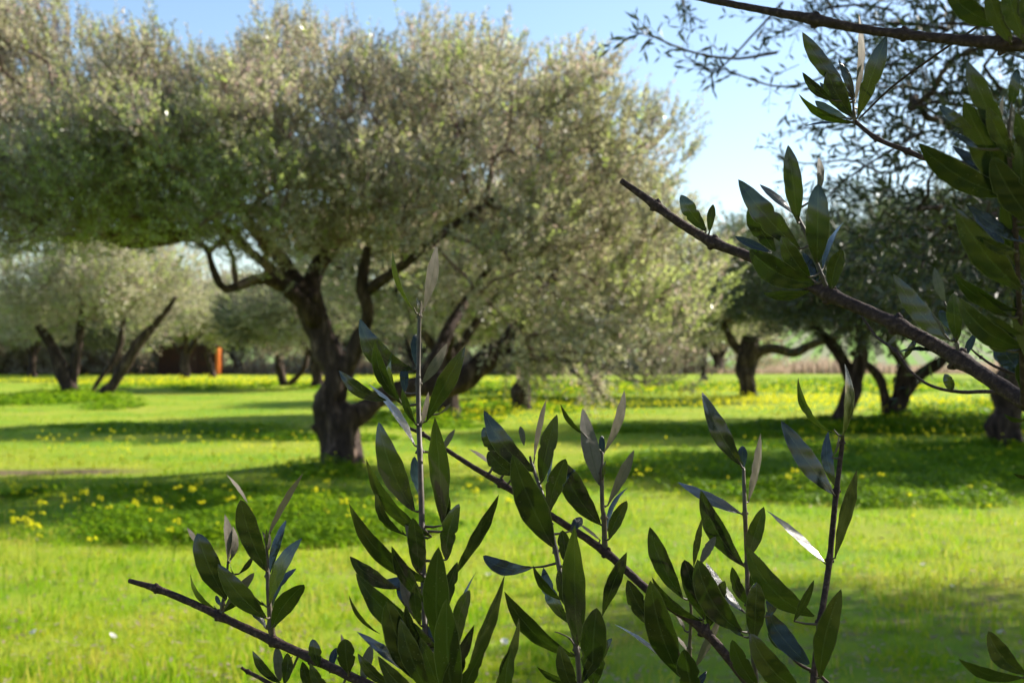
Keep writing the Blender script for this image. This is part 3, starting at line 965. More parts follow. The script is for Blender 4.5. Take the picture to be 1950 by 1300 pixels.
for q in ([(6.35, 7.2, 1.6), (5.6, 6.4, 2.4), (4.6, 5.2, 3.2), (3.6, 4.0, 3.6), (2.9, 2.9, 3.4)], [(6.35, 7.2, 1.6), (6.9, 8.0, 2.6), (7.2, 9.0, 3.6)],
          [(6.35, 7.2, 1.6), (6.2, 5.6, 2.6), (5.8, 4.2, 3.4)], [(5.6, 6.4, 2.4), (4.2, 6.4, 3.0), (2.7, 6.0, 3.25), (1.9, 5.6, 3.2)], [(5.0, 5.8, 2.8), (3.4, 5.6, 2.6), (2.3, 5.3, 2.3)]):
    pts = [Vector(t) for t in crom(q, 16)]
    m_ = MB()
    m_.tube(pts, [0.15 * (1 - 0.052 * k) for k in range(16)], 10, gnarl=0.25, freq=3)
    m_.build('limb', M['bark'], near)
    nn_ += [(p, 0.1 * k) for k, p in enumerate(pts) if k % 2 == 0 and k > 3]
branchwork(nn_, cl + hand, k=0.006, minr=0.004).build('branchwork', M['bark'], near)
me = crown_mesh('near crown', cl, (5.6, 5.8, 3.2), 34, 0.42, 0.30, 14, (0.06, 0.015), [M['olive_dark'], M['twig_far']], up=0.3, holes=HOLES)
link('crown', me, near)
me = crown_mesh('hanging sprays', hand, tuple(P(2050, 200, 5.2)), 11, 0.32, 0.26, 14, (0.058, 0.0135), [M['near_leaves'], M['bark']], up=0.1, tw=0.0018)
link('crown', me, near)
# sparse drooping sprays against the sky, each a long bare twig with leaves towards its end
tw_d = [
    [(1480, 100), (1400, 112), (1320, 100), (1255, 75), (1215, 55)], [(1490, 5), (1440, 60), (1370, 130), (1330, 120)],
    [(1640, 100), (1560, 150), (1480, 165), (1400, 140), (1350, 120)], [(1760, 300), (1690, 330), (1620, 305), (1540, 312), (1480, 300)],
    [(1700, 20), (1640, 10), (1560, 20), (1500, 60)], [(1760, 250), (1690, 290), (1600, 350), (1560, 400)], [(1800, 60), (1720, 110), (1660, 130), (1590, 100), (1540, 40)],
    [(1830, 480), (1740, 450), (1660, 460), (1600, 420)], [(1290, -30), (1300, 5), (1305, 35)], [(1720, 160), (1650, 200), (1590, 240), (1530, 245)], [(1560, -40), (1590, 30), (1640, 90), (1700, 130)]]
spP, spD, spL = [], [], []
mb = MB()
for k, t in enumerate(tw_d):
    d0 = 4.3 + 0.9 * R.random()
    pts = [P(x, y, d0 + 0.35 * (1 - i / len(t))) for i, (x, y) in enumerate(t)]
    pts = [Vector(q) for q in crom(pts, 14)]
    mb.tube(pts, [0.005 * (1 - 0.055 * i) + 0.0008 for i in range(14)], 5, cap=False)
    for i in range(4, 14):
        dd = (pts[i] - pts[i - 1]).normalized()
        if R.random() < (0.45 if i < 10 else 0.2):
            continue
        for _ in range(2 if i > 11 else 1):
            spP.append(pts[i - 1])
            spD.append(dd + Vector((R.gauss(0, .5), R.gauss(0, .5), R.gauss(-0.1, .5))))
            spL.append(R.uniform(0.08, 0.2))
mb.build('branchwork', M['bark'], near)
V, Q, mq, tint = sprays(np.array([tuple(p) for p in spP]), np.array([tuple(p) for p in spD]), np.array(spL), 8, 0.056, 0.0115, up_bias=0.2, tw=0.0014)
link('crown', np_mesh('sky sprays', V, quads=Q, mats=[M['near_leaves'], M['bark']], mat_q=mq, tint=tint), near)

# unseen tree added right of the photographer to keep foreground twigs in broken shade
shade = empty('olive_tree', (4.6, 1.2, 0))
tag(shade, 'unseen olive tree added outside the right edge to shade the foreground twigs', 'olive tree', 'olive trees of the grove')


def keep_shade(p):
    q = to_px(p)
    if q and q[0] < 2150:
        return False
    return shadow_ok(p)


cl = lobe_points([(3.6, 2.2, 3.6, 1.9, 1.6, 1.3), (4.8, 1.6, 3.8, 1.8, 1.8, 1.4), (2.2, -1.4, 4.3, 2.4, 1.9, 1.0), (4.8, -0.8, 4.2, 2.0, 1.8, 1.1)], 150, 0.42, keep=keep_shade)
mb = MB()
mb.tube([Vector(t) for t in crom([(4.6, 1.2, -0.1), (4.55, 1.25, 0.6), (4.65, 1.3, 1.4), (4.4, 1.5, 2.2), (4.2, 1.8, 3.0)], 14)], [0.3 - 0.012 * i for i in range(14)], 14, gnarl=0.3, freq=3)
mb.build('trunk', M['bark'], shade)
branchwork([(Vector((4.2, 1.8, 2.9)), 0)], cl, k=0.009, minr=0.005).build('branchwork', M['bark'], shade)
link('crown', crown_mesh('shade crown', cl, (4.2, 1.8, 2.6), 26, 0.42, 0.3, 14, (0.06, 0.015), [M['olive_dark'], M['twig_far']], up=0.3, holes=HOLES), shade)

# ------------------------------------------------------------------ ground sheet, hill, bank
xs = np.concatenate([-np.geomspace(700, 14, 40), np.linspace(-13.5, 13.5, 110), np.geomspace(14, 700, 40)])
ys = np.concatenate([np.linspace(-40, 2, 12), np.linspace(2.4, 30, 150), np.geomspace(30.5, 900, 90)])
V = np.array([(x, y, gz(x, y) - (0.0 if y < 300 else 0)) for y in ys for x in xs])
nx, ny = len(xs), len(ys)
ii = np.arange(nx * ny).reshape(ny, nx)
Q = np.stack([ii[:-1, :-1].ravel(), ii[:-1, 1:].ravel(), ii[1:, 1:].ravel(), ii[1:, :-1].ravel()], axis=1)
gme = np_mesh('ground', V, quads=Q, mats=[M['ground']], smooth=True)
a = gme.attributes.new('soil', 'FLOAT', 'POINT')
sp0, sp1 = G(-260, 903), G(230, 897)
sv = []
for p in V:
    x, y = p[0], p[1]
    t = min(1, max(0, (x - sp0.x) / (sp1.x - sp0.x)))
    dy = y - (sp0.y + (sp1.y - sp0.y) * t)
    s = 0.0
    if x < sp1.x + 0.6:
        s = max(0, 1 - abs(dy) / 0.55) * min(1, max(0, (sp1.x + 0.6 - x)))
    sv.append(min(1, s * 1.3))
a.data.foreach_set('value', np.array(sv, np.float32))
a = gme.attributes.new('soil_shade', 'FLOAT', 'POINT')
a.data.foreach_set('value', np.array([max(0.0, min(1.0, (p[0] + 0.2) * 0.8)) * max(0.0, min(1.0, (11.0 - p[1]) * 0.5)) if p[1] > 0 else 1.0 for p in V], np.float32))  # brown soil patches, also deepening the shade at lower right
tag(link('ground', gme), kind='structure')

hx = np.linspace(-420, 420, 60)
hy = np.linspace(118, 620, 40)
V = np.array([(x, y, -0.62 + (y - 118) * 0.048 * (0.75 + 0.35 * math.sin(x * 0.011 + 0.5)) + 0.9 * noise.noise(Vector((x * 0.02, y * 0.02, 0))) * min(1, (y - 118) / 60)) for y in hy for x in hx])
ii = np.arange(len(hx) * len(hy)).reshape(len(hy), len(hx))
Q = np.stack([ii[:-1, :-1].ravel(), ii[:-1, 1:].ravel(), ii[1:, 1:].ravel(), ii[1:, :-1].ravel()], axis=1)
tag(link('hill', np_mesh('hill', V, quads=Q, mats=[M['hill']], smooth=True)), kind='structure')


def blades(n, X, Y, Z, hmin, hmax, wd, mat_, tint, lean=0.45, top=0.25):
    a = rng.uniform(0, 2 * math.pi, n)
    h = rng.uniform(hmin, hmax, n)
    la = rng.uniform(0, 2 * math.pi, n)
    ln = np.abs(rng.normal(0, lean, n)) * h
    cx, sx = np.cos(a) * wd / 2, np.sin(a) * wd / 2
    mx, my = X + np.cos(la) * ln * 0.4, Y + np.sin(la) * ln * 0.4
    tx, ty = X + np.cos(la) * ln, Y + np.sin(la) * ln
    v = np.stack([np.stack([X - cx, Y - sx, Z], 1), np.stack([X + cx, Y + sx, Z], 1), np.stack([mx + cx * .8, my + sx * .8, Z + h * .6], 1), np.stack([mx - cx * .8, my - sx * .8, Z + h * .6], 1),
                  np.stack([tx, ty, Z + h], 1)], 1)
    V = v.reshape(-1, 3)
    b = np.arange(n) * 5
    q = np.stack([b, b + 1, b + 2, b + 3], 1)
    t = np.stack([b + 3, b + 2, b + 4], 1)
    return np_mesh('blades', V, quads=q, tris=t, mats=[mat_], tint=np.concatenate([tint, tint]))


def ground_z(X, Y):
    return np.array([gz(x, y) for x, y in zip(X, Y)])


# lawn
n = 150000
X, Y, py = sample_ground(n, 700, 1420, power=0.9)
sc_ = np.clip(Y / 11, 0.7, 4)
n2 = np.array([noise.noise(Vector((x * 0.5, y * 0.5, 9))) for x, y in zip(X, Y)])
soilm = (np.abs(Y - (sp0.y + (sp1.y - sp0.y) * np.clip((X - sp0.x) / (sp1.x - sp0.x), 0, 1))) < 0.32) & (X < sp1.x)
k = (~soilm) & (rng.uniform(0, 1, n) < np.clip(np.where((X > 0.3) & (Y < 9.2), 0.15, 1.1) + 1.8 * np.array([noise.noise(Vector((x * 1.7, y * 1.7, 21))) for x, y in zip(X, Y)]), 0.08, 1))
X, Y, sc_, n2 = X[k], Y[k], sc_[k], n2[k]
n = len(X)
n3 = np.array([noise.noise(Vector((x * 2.6, y * 2.6, 5))) for x, y in zip(X, Y)])
tint = np.clip(rng.normal(0.5, 0.22, n) + n2 * 0.45 - n3 * 0.7, 0, 1)
link('grass', blades(n, X, Y, ground_z(X, Y) - 0.005, 0.015, 0.06 * (1 + 1.3 * np.clip(n3, 0, 1)), 0.007 * sc_, M['grass'], tint, lean=0.7))
tag(bpy.data.objects['grass'], 'short bright yellow green grass of the grove floor', 'grass', kind='stuff')

# taller weeds and dry stalks standing in the near grass
n = 9000
X, Y, py = sample_ground(n, 960, 1420)
k = np.array([noise.noise(Vector((x * 1.3, y * 1.3, 31))) for x, y in zip(X, Y)]) > 0.08
X, Y = X[k], Y[k]
n = len(X)
tag(link('weeds', blades(n, X, Y, ground_z(X, Y), 0.05, 0.15, 0.008, M['grass'], np.clip(rng.choice([0.1, 0.3, 0.95], n) + rng.normal(0, 0.08, n), 0, 1), lean=0.45)),
    'taller weeds and dry stalks scattered in the near grass', 'weeds', kind='stuff')

n = 5000
X, Y, py = sample_ground(n, 900, 1420)
c = np.stack([X, Y, ground_z(X, Y) + rng.uniform(0.012, 0.05, n)], 1)
u = rng.normal(size=(n, 3)) * np.array([1, 1, 0.25])
u /= np.linalg.norm(u, axis=1, keepdims=True)
w_ = np.cross(u, rng.normal(size=(n, 3)) * 0.3 + np.array([0, 0, 1]))
v = np.stack([c - u * 0.028, c - w_ * 0.007, c + u * 0.028, c + w_ * 0.007], 1).reshape(-1, 3)
tag(link('fallen_leaves', np_mesh('fallen leaves', v, quads=np.arange(n * 4).reshape(-1, 4), mats=[M['reed']], tint=rng.uniform(0, 1, n))), 'dry fallen olive leaves scattered over the near grass', 'fallen leaves', kind='stuff')

# taller wood sorrel: long grass zones under the trees
ZONES = [  # px centre, px radii, height m, count
    (330, 992, 560, 62, 0.26, 34000), (640, 905, 120, 22, 0.2, 2500), (120, 765, 170, 20, 0.3, 5000), (300, 818, 300, 10, 0.14, 2500), (560, 835, 200, 12, 0.15, 2500),
    (1650, 905, 560, 68, 0.26, 28000), (1500, 818, 430, 20, 0.2, 8000), (980, 775, 150, 20, 0.25, 3500), (1050, 740, 420, 14, 0.2, 5000), (450, 735, 380, 10, 0.2, 4000),
    (1640, 735, 420, 16, 0.22, 6000), (800, 800, 160, 20, 0.2, 3500), (1850, 800, 220, 40, 0.22, 6000)]
VV, QQ, TT = [], [], []
cnt = 0
for (cx, cy, rx, ry, hh, nn) in ZONES:
    a, q = rng.uniform(0, 2 * math.pi, nn), np.sqrt(rng.uniform(0, 1, nn))
    px_, py_ = cx + rx * q * np.cos(a), cy + ry * q * np.sin(a)
    v_ = (650 - py_) / F
    d_ = -CAM_Z / (SP + v_ * CP)
    X, Y = d_ * (px_ - 975) / F, d_ * (CP - v_ * SP)
    k = np.array([noise.noise(Vector((x * 0.9, y * 0.9, 4))) for x, y in zip(X, Y)])
    k2 = np.array([noise.noise(Vector((x * 0.35, y * 0.35, 14))) for x, y in zip(X, Y)])
    edge = 1 - q ** 3
    H = hh * (0.35 + 0.65 * edge) * (0.8 + 0.8 * k)
    keep = (H > 0.04) & (k > -0.45) & (q + 1.6 * k2 + 0.8 * k + rng.normal(0, 0.16, nn) < 0.78)
    X, Y, H, k = X[keep], Y[keep], H[keep], k[keep]
    m_ = len(X)
    Z = ground_z(X, Y) + H * rng.uniform(0.35, 1, m_)
    s = 0.026 * np.clip(Y / 14, 0.8, 3.2)
    # three leaflets, each a small quad drooping from the centre
    th = rng.uniform(0, 2 * math.pi, m_)
    tilt = rng.normal(0, 0.35, (m_, 2))
    for j in range(3):
        aj = th + j * 2.094
        dx, dy = np.cos(aj), np.sin(aj)
        ex, ey = -dy, dx
        c = np.stack([X, Y, Z], 1)
        d = np.stack([dx, dy, -0.35 + tilt[:, 0] * dx + tilt[:, 1] * dy], 1)
        e = np.stack([ex, ey, tilt[:, 0] * ex + tilt[:, 1] * ey], 1)
        s3 = s[:, None]
        v = np.stack([c, c + d * s3 - e * s3 * .6, c + d * s3 * 1.25, c + d * s3 + e * s3 * .6], 1)
        VV.append(v.reshape(-1, 3))
        QQ.append(np.arange(m_ * 4).reshape(-1, 4) + cnt)
        cnt += m_ * 4
        TT.append(np.clip(rng.normal(0.45, 0.22, m_) + k * 0.4, 0, 1))
o = link('wood_sorrel', np_mesh('wood sorrel', np.concatenate(VV), quads=np.concatenate(QQ), mats=[M['clover']], tint=np.concatenate(TT)))
tag(o, 'taller wood sorrel growing in drifts beneath the olive trees', 'ground cover', kind='stuff')

# dry reeds and scrub on the bank that ends the field
n = 26000
X = rng.uniform(-75, 75, n)
Y = rng.uniform(96, 106, n) - np.abs(X) * 0.03
Z = ground_z(X, Y)
hn = np.array([noise.noise(Vector((x * 0.15, 0, 2))) for x in X])
m_ = blades(n, X, Y, Z, 0.3, 1.5 * np.clip(0.65 + 1.1 * hn, 0.25, 1.2), 0.09, M['reed'], np.clip(rng.normal(0.5, 0.25, n) + hn * 0.4, 0, 1), lean=0.25)
tag(link('dry_reeds', m_), 'band of dry pinkish brown reeds and weeds closing the field', 'dry reeds', kind='stuff')

cls = []
for i in range(800):
    x = R.uniform(-85, 22)
    cls.append(Vector((x, 112 + R.uniform(-5, 8), R.uniform(0.0, 6.5 + 1.2 * math.sin(x * 0.2)))))
for i in range(260):
    x = R.choice((R.uniform(-50, -6), R.uniform(-50, 16), R.gauss(-36, 4), R.gauss(4, 3)))
    cls.append(Vector((x, R.uniform(93.5, 99), R.uniform(0.0, 1.3 + 0.9 * math.sin(x * 0.55)) )))
me = crown_mesh('scrub', cls, (0, 160, -6), 24, 1.3, 0.8, 8, (0.30, 0.15), [M['scrub'], M['twig_far'], M['reed']], fresh=lambda c: 0.22, up=0.4, tw=0.01)
tag(link('scrub', me), 'grey green scrub filling the gap beyond the far trees', 'scrub', kind='stuff')

# ------------------------------------------------------------------ the rusty red shed
sb = G(367, 713)
shed = empty('shed', (sb.x, sb.y, gz(sb.x, sb.y)))
tag(shed, 'low rusty red metal shed with sunlit orange end beyond the far olives', 'shed')
wd_, dp, ht = 4.0, 2.4, 2.05


def shed_part(name, fn, m_, parent=None):
    b_ = MB()
    fn(b_)
    return b_.build(name, m_, parent or shed, smooth=False, world=False)


def corr(b_, x0, x1, y, z0, z1, n=16):
    for i in range(n):
        xa = x0 + (x1 - x0) * i / n
        xb = x0 + (x1 - x0) * (i + 0.55) / n
        b_.box((xa, y - 0.05, z0), (xb, y, z1))
    b_.box((x0, y, z0), (x1, y + 0.03, z1))


shed_part('wall', lambda b: corr(b, -2.0, -0.45, -1.2, 0, 2.0), M['rust'])
shed_part('wall', lambda b: corr(b, 0.55, 1.8, -1.2, 0, 2.0), M['rust'])
shed_part('wall', lambda b: b.box((-2.0, 1.2, 0), (1.8, 1.24, 2.0)), M['rust'])
shed_part('wall', lambda b: b.box((-2.04, -1.16, 0), (-2.0, 1.2, 2.0)), M['rust'])
dr = shed_part('door', lambda b: (b.box((-0.43, -1.19, 0.05), (0.53, -1.15, 1.95)), b.box((-0.40, -1.215, 0.9), (0.50, -1.19, 1.0)), b.box((-0.40, -1.215, 1.8), (0.50, -1.19, 1.9))), M['rust'])
shed_part('handle', lambda b: b.box((0.38, -1.26, 1.02), (0.42, -1.22, 1.22)), M['rust_roof'], dr)
shed_part('roof', lambda b: (b.box((-2.1, -1.32, 2.0), (1.82, 1.3, 2.07)), b.box((-2.1, -1.32, 2.07), (1.82, -1.26, 2.13))), M['rust_roof'])
shed_part('end_panel', lambda b: (b.box((1.84, -1.32, 0), (2.02, -0.3, 1.8)), b.box((2.02, -1.25, 0.1), (2.05, -1.15, 1.7)), b.box((2.02, -0.5, 0.1), (2.05, -0.4, 1.7))), M['orange_sunlit'])

# ------------------------------------------------------------------ yellow flowers
fb = MB()


def floret(b_, c, ax, r, m_=1, n=5):
    ax = ax.normalized()
    u = ax.cross(Vector((0.3, 0.8, 0.1))).normalized()
    v_ = ax.cross(u)
    for k in range(n):
        t0 = 2 * math.pi * k / n
        pts = []
        for (rr, dt, up_) in ((0.12, 0, 0), (0.75, -0.55, 0.5), (1.0, -0.2, 0.62), (1.0, 0.2, 0.62), (0.75, 0.55, 0.5)):
            d = u * math.cos(t0 + dt) + v_ * math.sin(t0 + dt)
            pts.append(c + d * r * rr + ax * r * up_)
        i0 = len(b_.v)
        b_.v += pts
        b_.f.append(tuple(range(i0, i0 + 5)))
        b_.m.append(m_)


FL = []
for vi in range(3):
    fb = MB()
    h = 0.24
    fb.tube([(0, 0, 0), (0.008, 0.004, h * 0.5), (0.0, 0, h)], [0.0022, 0.0018, 0.0015], 4)
    for k in range(3 + vi):
        a = 2.1 * k + vi
        e = Vector((math.cos(a) * 0.02, math.sin(a) * 0.02, h + 0.022 + 0.008 * k))
        fb.tube([(0, 0, h), e], [0.0012, 0.001], 3)
        floret(fb, e, Vector((math.cos(a) * 0.6, math.sin(a) * 0.6 - 0.4, 0.8)), 0.017)
    me = bpy.data.meshes.new('sorrel flower')
    me.from_pydata([tuple(v) for v in fb.v], [], fb.f)
    me.materials.append(M['clover'])
    me.materials.append(M['petal'])
    me.polygons.foreach_set('material_index', fb.m)
    FL.append(me)

LEFT = [(10, 945), (58, 962), (22, 962), (22, 978), (35, 977), (60, 965), (30, 1002), (84, 976), (84, 958), (125, 978), (118, 985), (150, 990), (142, 986), (210, 1005), (255, 1002), (300, 985), (305, 1008), (308, 993), (378, 998), (370, 980), (382, 958),
        (75, 1015), (80, 1014), (58, 1013), (40, 1035), (38, 1052), (64, 1062), (75, 1072), (65, 1058), (272, 900), (284, 903), (330, 1052), (330, 1060), (265, 970), (272, 968), (338, 975), (215, 955), (175, 930), (305, 945), (320, 922), (430, 958), (408, 895), (522, 890), (510, 938), (490, 942),
        (575, 955), (617, 955), (606, 970), (661, 1013), (660, 1018), (150, 918), (230, 915), (420, 905), (100, 935), (190, 985), (165, 1095), (445, 1000), (545, 925), (480, 905), (365, 915), (600, 905), (640, 925), (570, 905), (55, 905), (20, 900), (120, 905)]
RIGHT = [(1630, 865), (1637, 850), (1688, 850), (1622, 858), (1745, 858), (1765, 838), (1827, 858), (1905, 885), (1913, 845), (1925, 880), (1560, 815), (1595, 865), (1500, 945), (1510, 940), (1735, 985), (1885, 1000), (1700, 900), (1790, 880), (1850, 900), (1320, 885), (1210, 895), (1215, 930),
         (870, 905), (895, 930), (910, 950), (985, 955), (860, 880), (1000, 1000), (960, 1010), (1150, 985), (770, 1010), (750, 950), (900, 985), (885, 965), (1180, 1010), (1240, 930), (1640, 935), (1680, 940), (1735, 1020), (1850, 955)]


def put_flowers(lst, label, group):
    for i, (x, y) in enumerate(lst):
        # the head, not the foot, is what the picture shows: put the foot a little nearer
        b = G(x + R.uniform(-3, 3), min(1290, y + 14), 0.0)
        o = bpy.data.objects.new('yellow_flower', FL[R.randrange(3)])
        COL.objects.link(o)
        o.location = (b.x, b.y, gz(b.x, b.y))
        s = R.uniform(0.8, 1.25)
        o.scale = (s * 0.95, s * 0.95, s * 0.95)
        o.rotation_euler = (R.uniform(-0.15, 0.15), R.uniform(-0.15, 0.15), R.uniform(0, 6.28))
        tag(o, label, 'flower', group)


put_flowers(LEFT, 'yellow wood sorrel flower in the long shaded grass left of the great trunk', 'yellow flowers in the shaded grass left of the great trunk')
put_flowers(RIGHT, 'yellow wood sorrel flower scattered over the grass right of the great trunk', 'yellow flowers over the grass right of the great trunk')

# far drifts of blossom nobody could count
VV, QQ, TT = [], [], []
cnt = 0
for (cx, cy, rx, ry, nn) in [(520, 728, 560, 9, 1700), (1120, 768, 520, 14, 1300), (1350, 742, 500, 12, 900), (330, 730, 300, 8, 900), (1700, 790, 300, 20, 500), (1000, 800, 250, 14, 350), (330, 860, 360, 25, 120), (1750, 850, 260, 40, 260), (420, 965, 500, 70, 130), (1250, 905, 700, 60, 130), (1650, 770, 350, 8, 600)]:
    a, q = rng.uniform(0, 2 * math.pi, nn), np.sqrt(rng.uniform(0, 1, nn))
    px_, py_ = cx + rx * q * np.cos(a), cy + ry * q * np.sin(a)
    v_ = (650 - py_) / F
    d_ = -CAM_Z / (SP + v_ * CP)
    X, Y = d_ * (px_ - 975) / F, d_ * (CP - v_ * SP)
    Z = ground_z(X, Y) + rng.uniform(0.1, 0.24, nn)
    s = (0.018 * np.clip(Y / 22, 0.8, 2.0))[:, None]
    c = np.stack([X, Y, Z], 1)
    for j in range(2):
        u = rng.normal(size=(nn, 3)) * np.array([1, 0.6, 0.6])
        u /= np.linalg.norm(u, axis=1, keepdims=True)
        w_ = np.cross(u, rng.normal(size=(nn, 3)))
        w_ /= np.linalg.norm(w_, axis=1, keepdims=True)
        v = np.stack([c - u * s, c - w_ * s, c + u * s, c + w_ * s], 1)
        VV.append(v.reshape(-1, 3))
        QQ.append(np.arange(nn * 4).reshape(-1, 4) + cnt)
        cnt += nn * 4
        TT.append(rng.uniform(0, 1, nn))
tag(link('blossom', np_mesh('blossom', np.concatenate(VV), quads=np.concatenate(QQ), mats=[M['petal']], tint=np.concatenate(TT))), 'drifts of tiny yellow blossom across the far grass', 'blossom', kind='stuff')

# a few white daisies
db = MB()
db.tube([(0, 0, 0), (0, 0, 0.05)], [0.002, 0.0015], 4)
floret(db, Vector((0, 0, 0.05)), Vector((0.1, -0.5, 0.8)), 0.022, 1, 9)
dme = bpy.data.meshes.new('daisy')
dme.from_pydata([tuple(v) for v in db.v], [], db.f)
dme.materials.append(M['clover'])
dme.materials.append(M['white_petal'])
dme.polygons.foreach_set('material_index', db.m)
for (x, y) in [(65, 1226), (213, 1237), (1758, 1090), (1812, 1130), (830, 1085), (930, 1110), (960, 1252), (1905, 1225)]:
    b = G(x, y)
    o = bpy.data.objects.new('daisy', dme)
    COL.objects.link(o)
    o.location = (b.x, b.y, gz(b.x, b.y))
    o.rotation_euler = (0, 0, R.uniform(0, 6))
    tag(o, 'small white daisy dotted in the near grass', 'daisy', 'white daisies in the near grass')

# ------------------------------------------------------------------ foreground olive twigs
TARGET = {'d': Vector((-0.15, -0.85, -0.42)), 'b': Vector((-0.30, -0.75, 0.60)), 's': Vector((0.62, -0.62, 0.40)), 'g': Vector((0.10, -0.90, -0.35))}
TILT = {'d': -0.28, 'b': 0.50, 's': 0.18, 'g': -0.18}


def leaf(parent, root_pts, spec):
    bx, by, tx, ty, wpx, ty_ = spec[:6]
    bend = spec[6] if len(spec) > 6 else R.uniform(-0.05, 0.05)
    oval = spec[7] if len(spec) > 7 else None
    # depth of the nearest point of the stem
    bd, d0, sx, sy = 1e9, 1, 0, 0
    for (x, y, d) in root_pts:
        q = math.hypot(x - bx, y - by)
        if q < bd:
            bd, d0, sx, sy = q, d, x, y
    jit = {'d': -0.006, 'b': 0.006, 's': 0.003, 'g': -0.002}[ty_] + R.uniform(-0.004, 0.004)
    Lpx = math.hypot(tx - bx, ty - by)
    Lm = Lpx * d0 / F
    A = P(bx, by, d0 + jit)
    B = P(tx, ty, d0 + jit + TILT[ty_] * Lm * R.uniform(0.7, 1.2))
    ax = (B - A)
    L = ax.length
    ax.normalize()
    vd = (Vector((0, 0, CAM_Z)) - (A + B) * 0.5).normalized()
    n0 = (vd - ax * vd.dot(ax)).normalized()
    s0 = ax.cross(n0)
    Wm = wpx * 0.90 * d0 / F
    W = max(Wm, min(0.24 * L, Wm / 0.42))
    th = math.acos(min(1, Wm / W))
    if th < 0.15:
        th = R.uniform(0.0, 0.3)
    T = TARGET[ty_]
    c1 = (n0 * math.cos(th) + s0 * math.sin(th))
    c2 = (n0 * math.cos(th) - s0 * math.sin(th))
    n = c1 if c1.dot(T) > c2.dot(T) else c2
    s = ax.cross(n)
    flip = -1 if ty_ == 's' else 1                     # underside towards the viewer
    nt_, na = 22, (-1, -0.55, 0, 0.55, 1)
    bow = R.uniform(0.02, 0.15) * L * (1 if ty_ != 'd' else 0.6)
    twist = R.uniform(-0.5, 0.5)
    r = wpx / max(Lpx, 1)
    ex = 0.62 if (oval or r > 0.33) else (0.78 if r > 0.24 else 0.9)
    sh = R.uniform(1.0, 1.15) if not oval else R.uniform(1.2, 1.35)
    fold = R.uniform(0.05, 0.22) * (1.6 if r < 0.16 else 1)
    me = bpy.data.meshes.new('leaf')
    V, uvs, Fc = [], [], []
    inp = n0.cross(ax)                                  # sideways within the picture plane
    for i in range(nt_ + 1):
        t = i / nt_
        wv = (math.sin(math.pi * min(1, max(0, (0.02 + 0.98 * t)) ** sh)) ** ex if t < 1 else 0) * W * 0.5
        wv = max(wv, 0.0004 if i < nt_ else 0.0)
        wv *= 1 + 0.04 * math.sin(11 * t + bx) + 0.025 * math.sin(29 * t + by)
        if int(bx * 7 + by) % 5 == 0:                       # a nick bitten out of the margin
            wv *= 1 - 0.22 * math.exp(-((t - 0.35 - 0.3 * ((bx * 0.37) % 1)) / 0.035) ** 2)
        c = A + ax * (L * t) - n * (bow * (4 * t * (1 - t)) * -0.6) - n * (bow * 0.5 * t ** 3) + inp * (bend * L * 4 * t * (1 - t))
        tw = twist * (t - 0.5)
        s_ = s * math.cos(tw) + n * math.sin(tw)
        n_ = n * math.cos(tw) - s * math.sin(tw)
        for v in na:
            lift = abs(v) * fold * wv - (0.10 * wv * (abs(v) ** 4)) + 0.03 * wv * math.sin(25 * t + 3 * v + bx)
            V.append(tuple(c + s_ * (v * wv) + n_ * lift * flip))
            uvs.append((t, 0.5 + 0.5 * v))
    k = len(na)
    for i in range(nt_):
        for j in range(k - 1):
            a = i * k + j
            f = (a, a + 1, a + k + 1, a + k)
            Fc.append(f if flip < 0 else tuple(reversed(f)))
    nl_ = len(Fc)
    # petiole back to the stem
    if bd < 60:
        Sp = P(sx, sy, d0)
        m_ = MB()
        q1 = Sp.lerp(A, 0.55) + (-ax * 0.0 if bd < 3 else Vector((0, 0, -0.0008)))
        m_.tube([Sp, q1, A, A + ax * L * 0.10], [0.0011, 0.0009, 0.0007, 0.0004], 6, cap=False)
        off = len(V)
        V += [tuple(q) for q in m_.v]
        uvs += [(0, 0.47)] * len(m_.v)
        Fc += [tuple(off + q for q in f) for f in m_.f]
    me.from_pydata(V, [], Fc)
    me.materials.append(M['leaf'])
    me.materials.append(M['shoot'])
    uv = me.uv_layers.new(name='UVMap')
    for p in me.polygons:
        p.use_smooth = True
        if p.index >= nl_:
            p.material_index = 1
        for li in p.loop_indices:
            uv.data[li].uv = uvs[me.loops[li].vertex_index]
    # the upper side must be the front face
    nrm = me.polygons[(nt_ // 2) * (k - 1)].normal
    want = n * flip
    if nrm.dot(want) < 0:
        me.flip_normals()
    return link('leaf', me, parent)


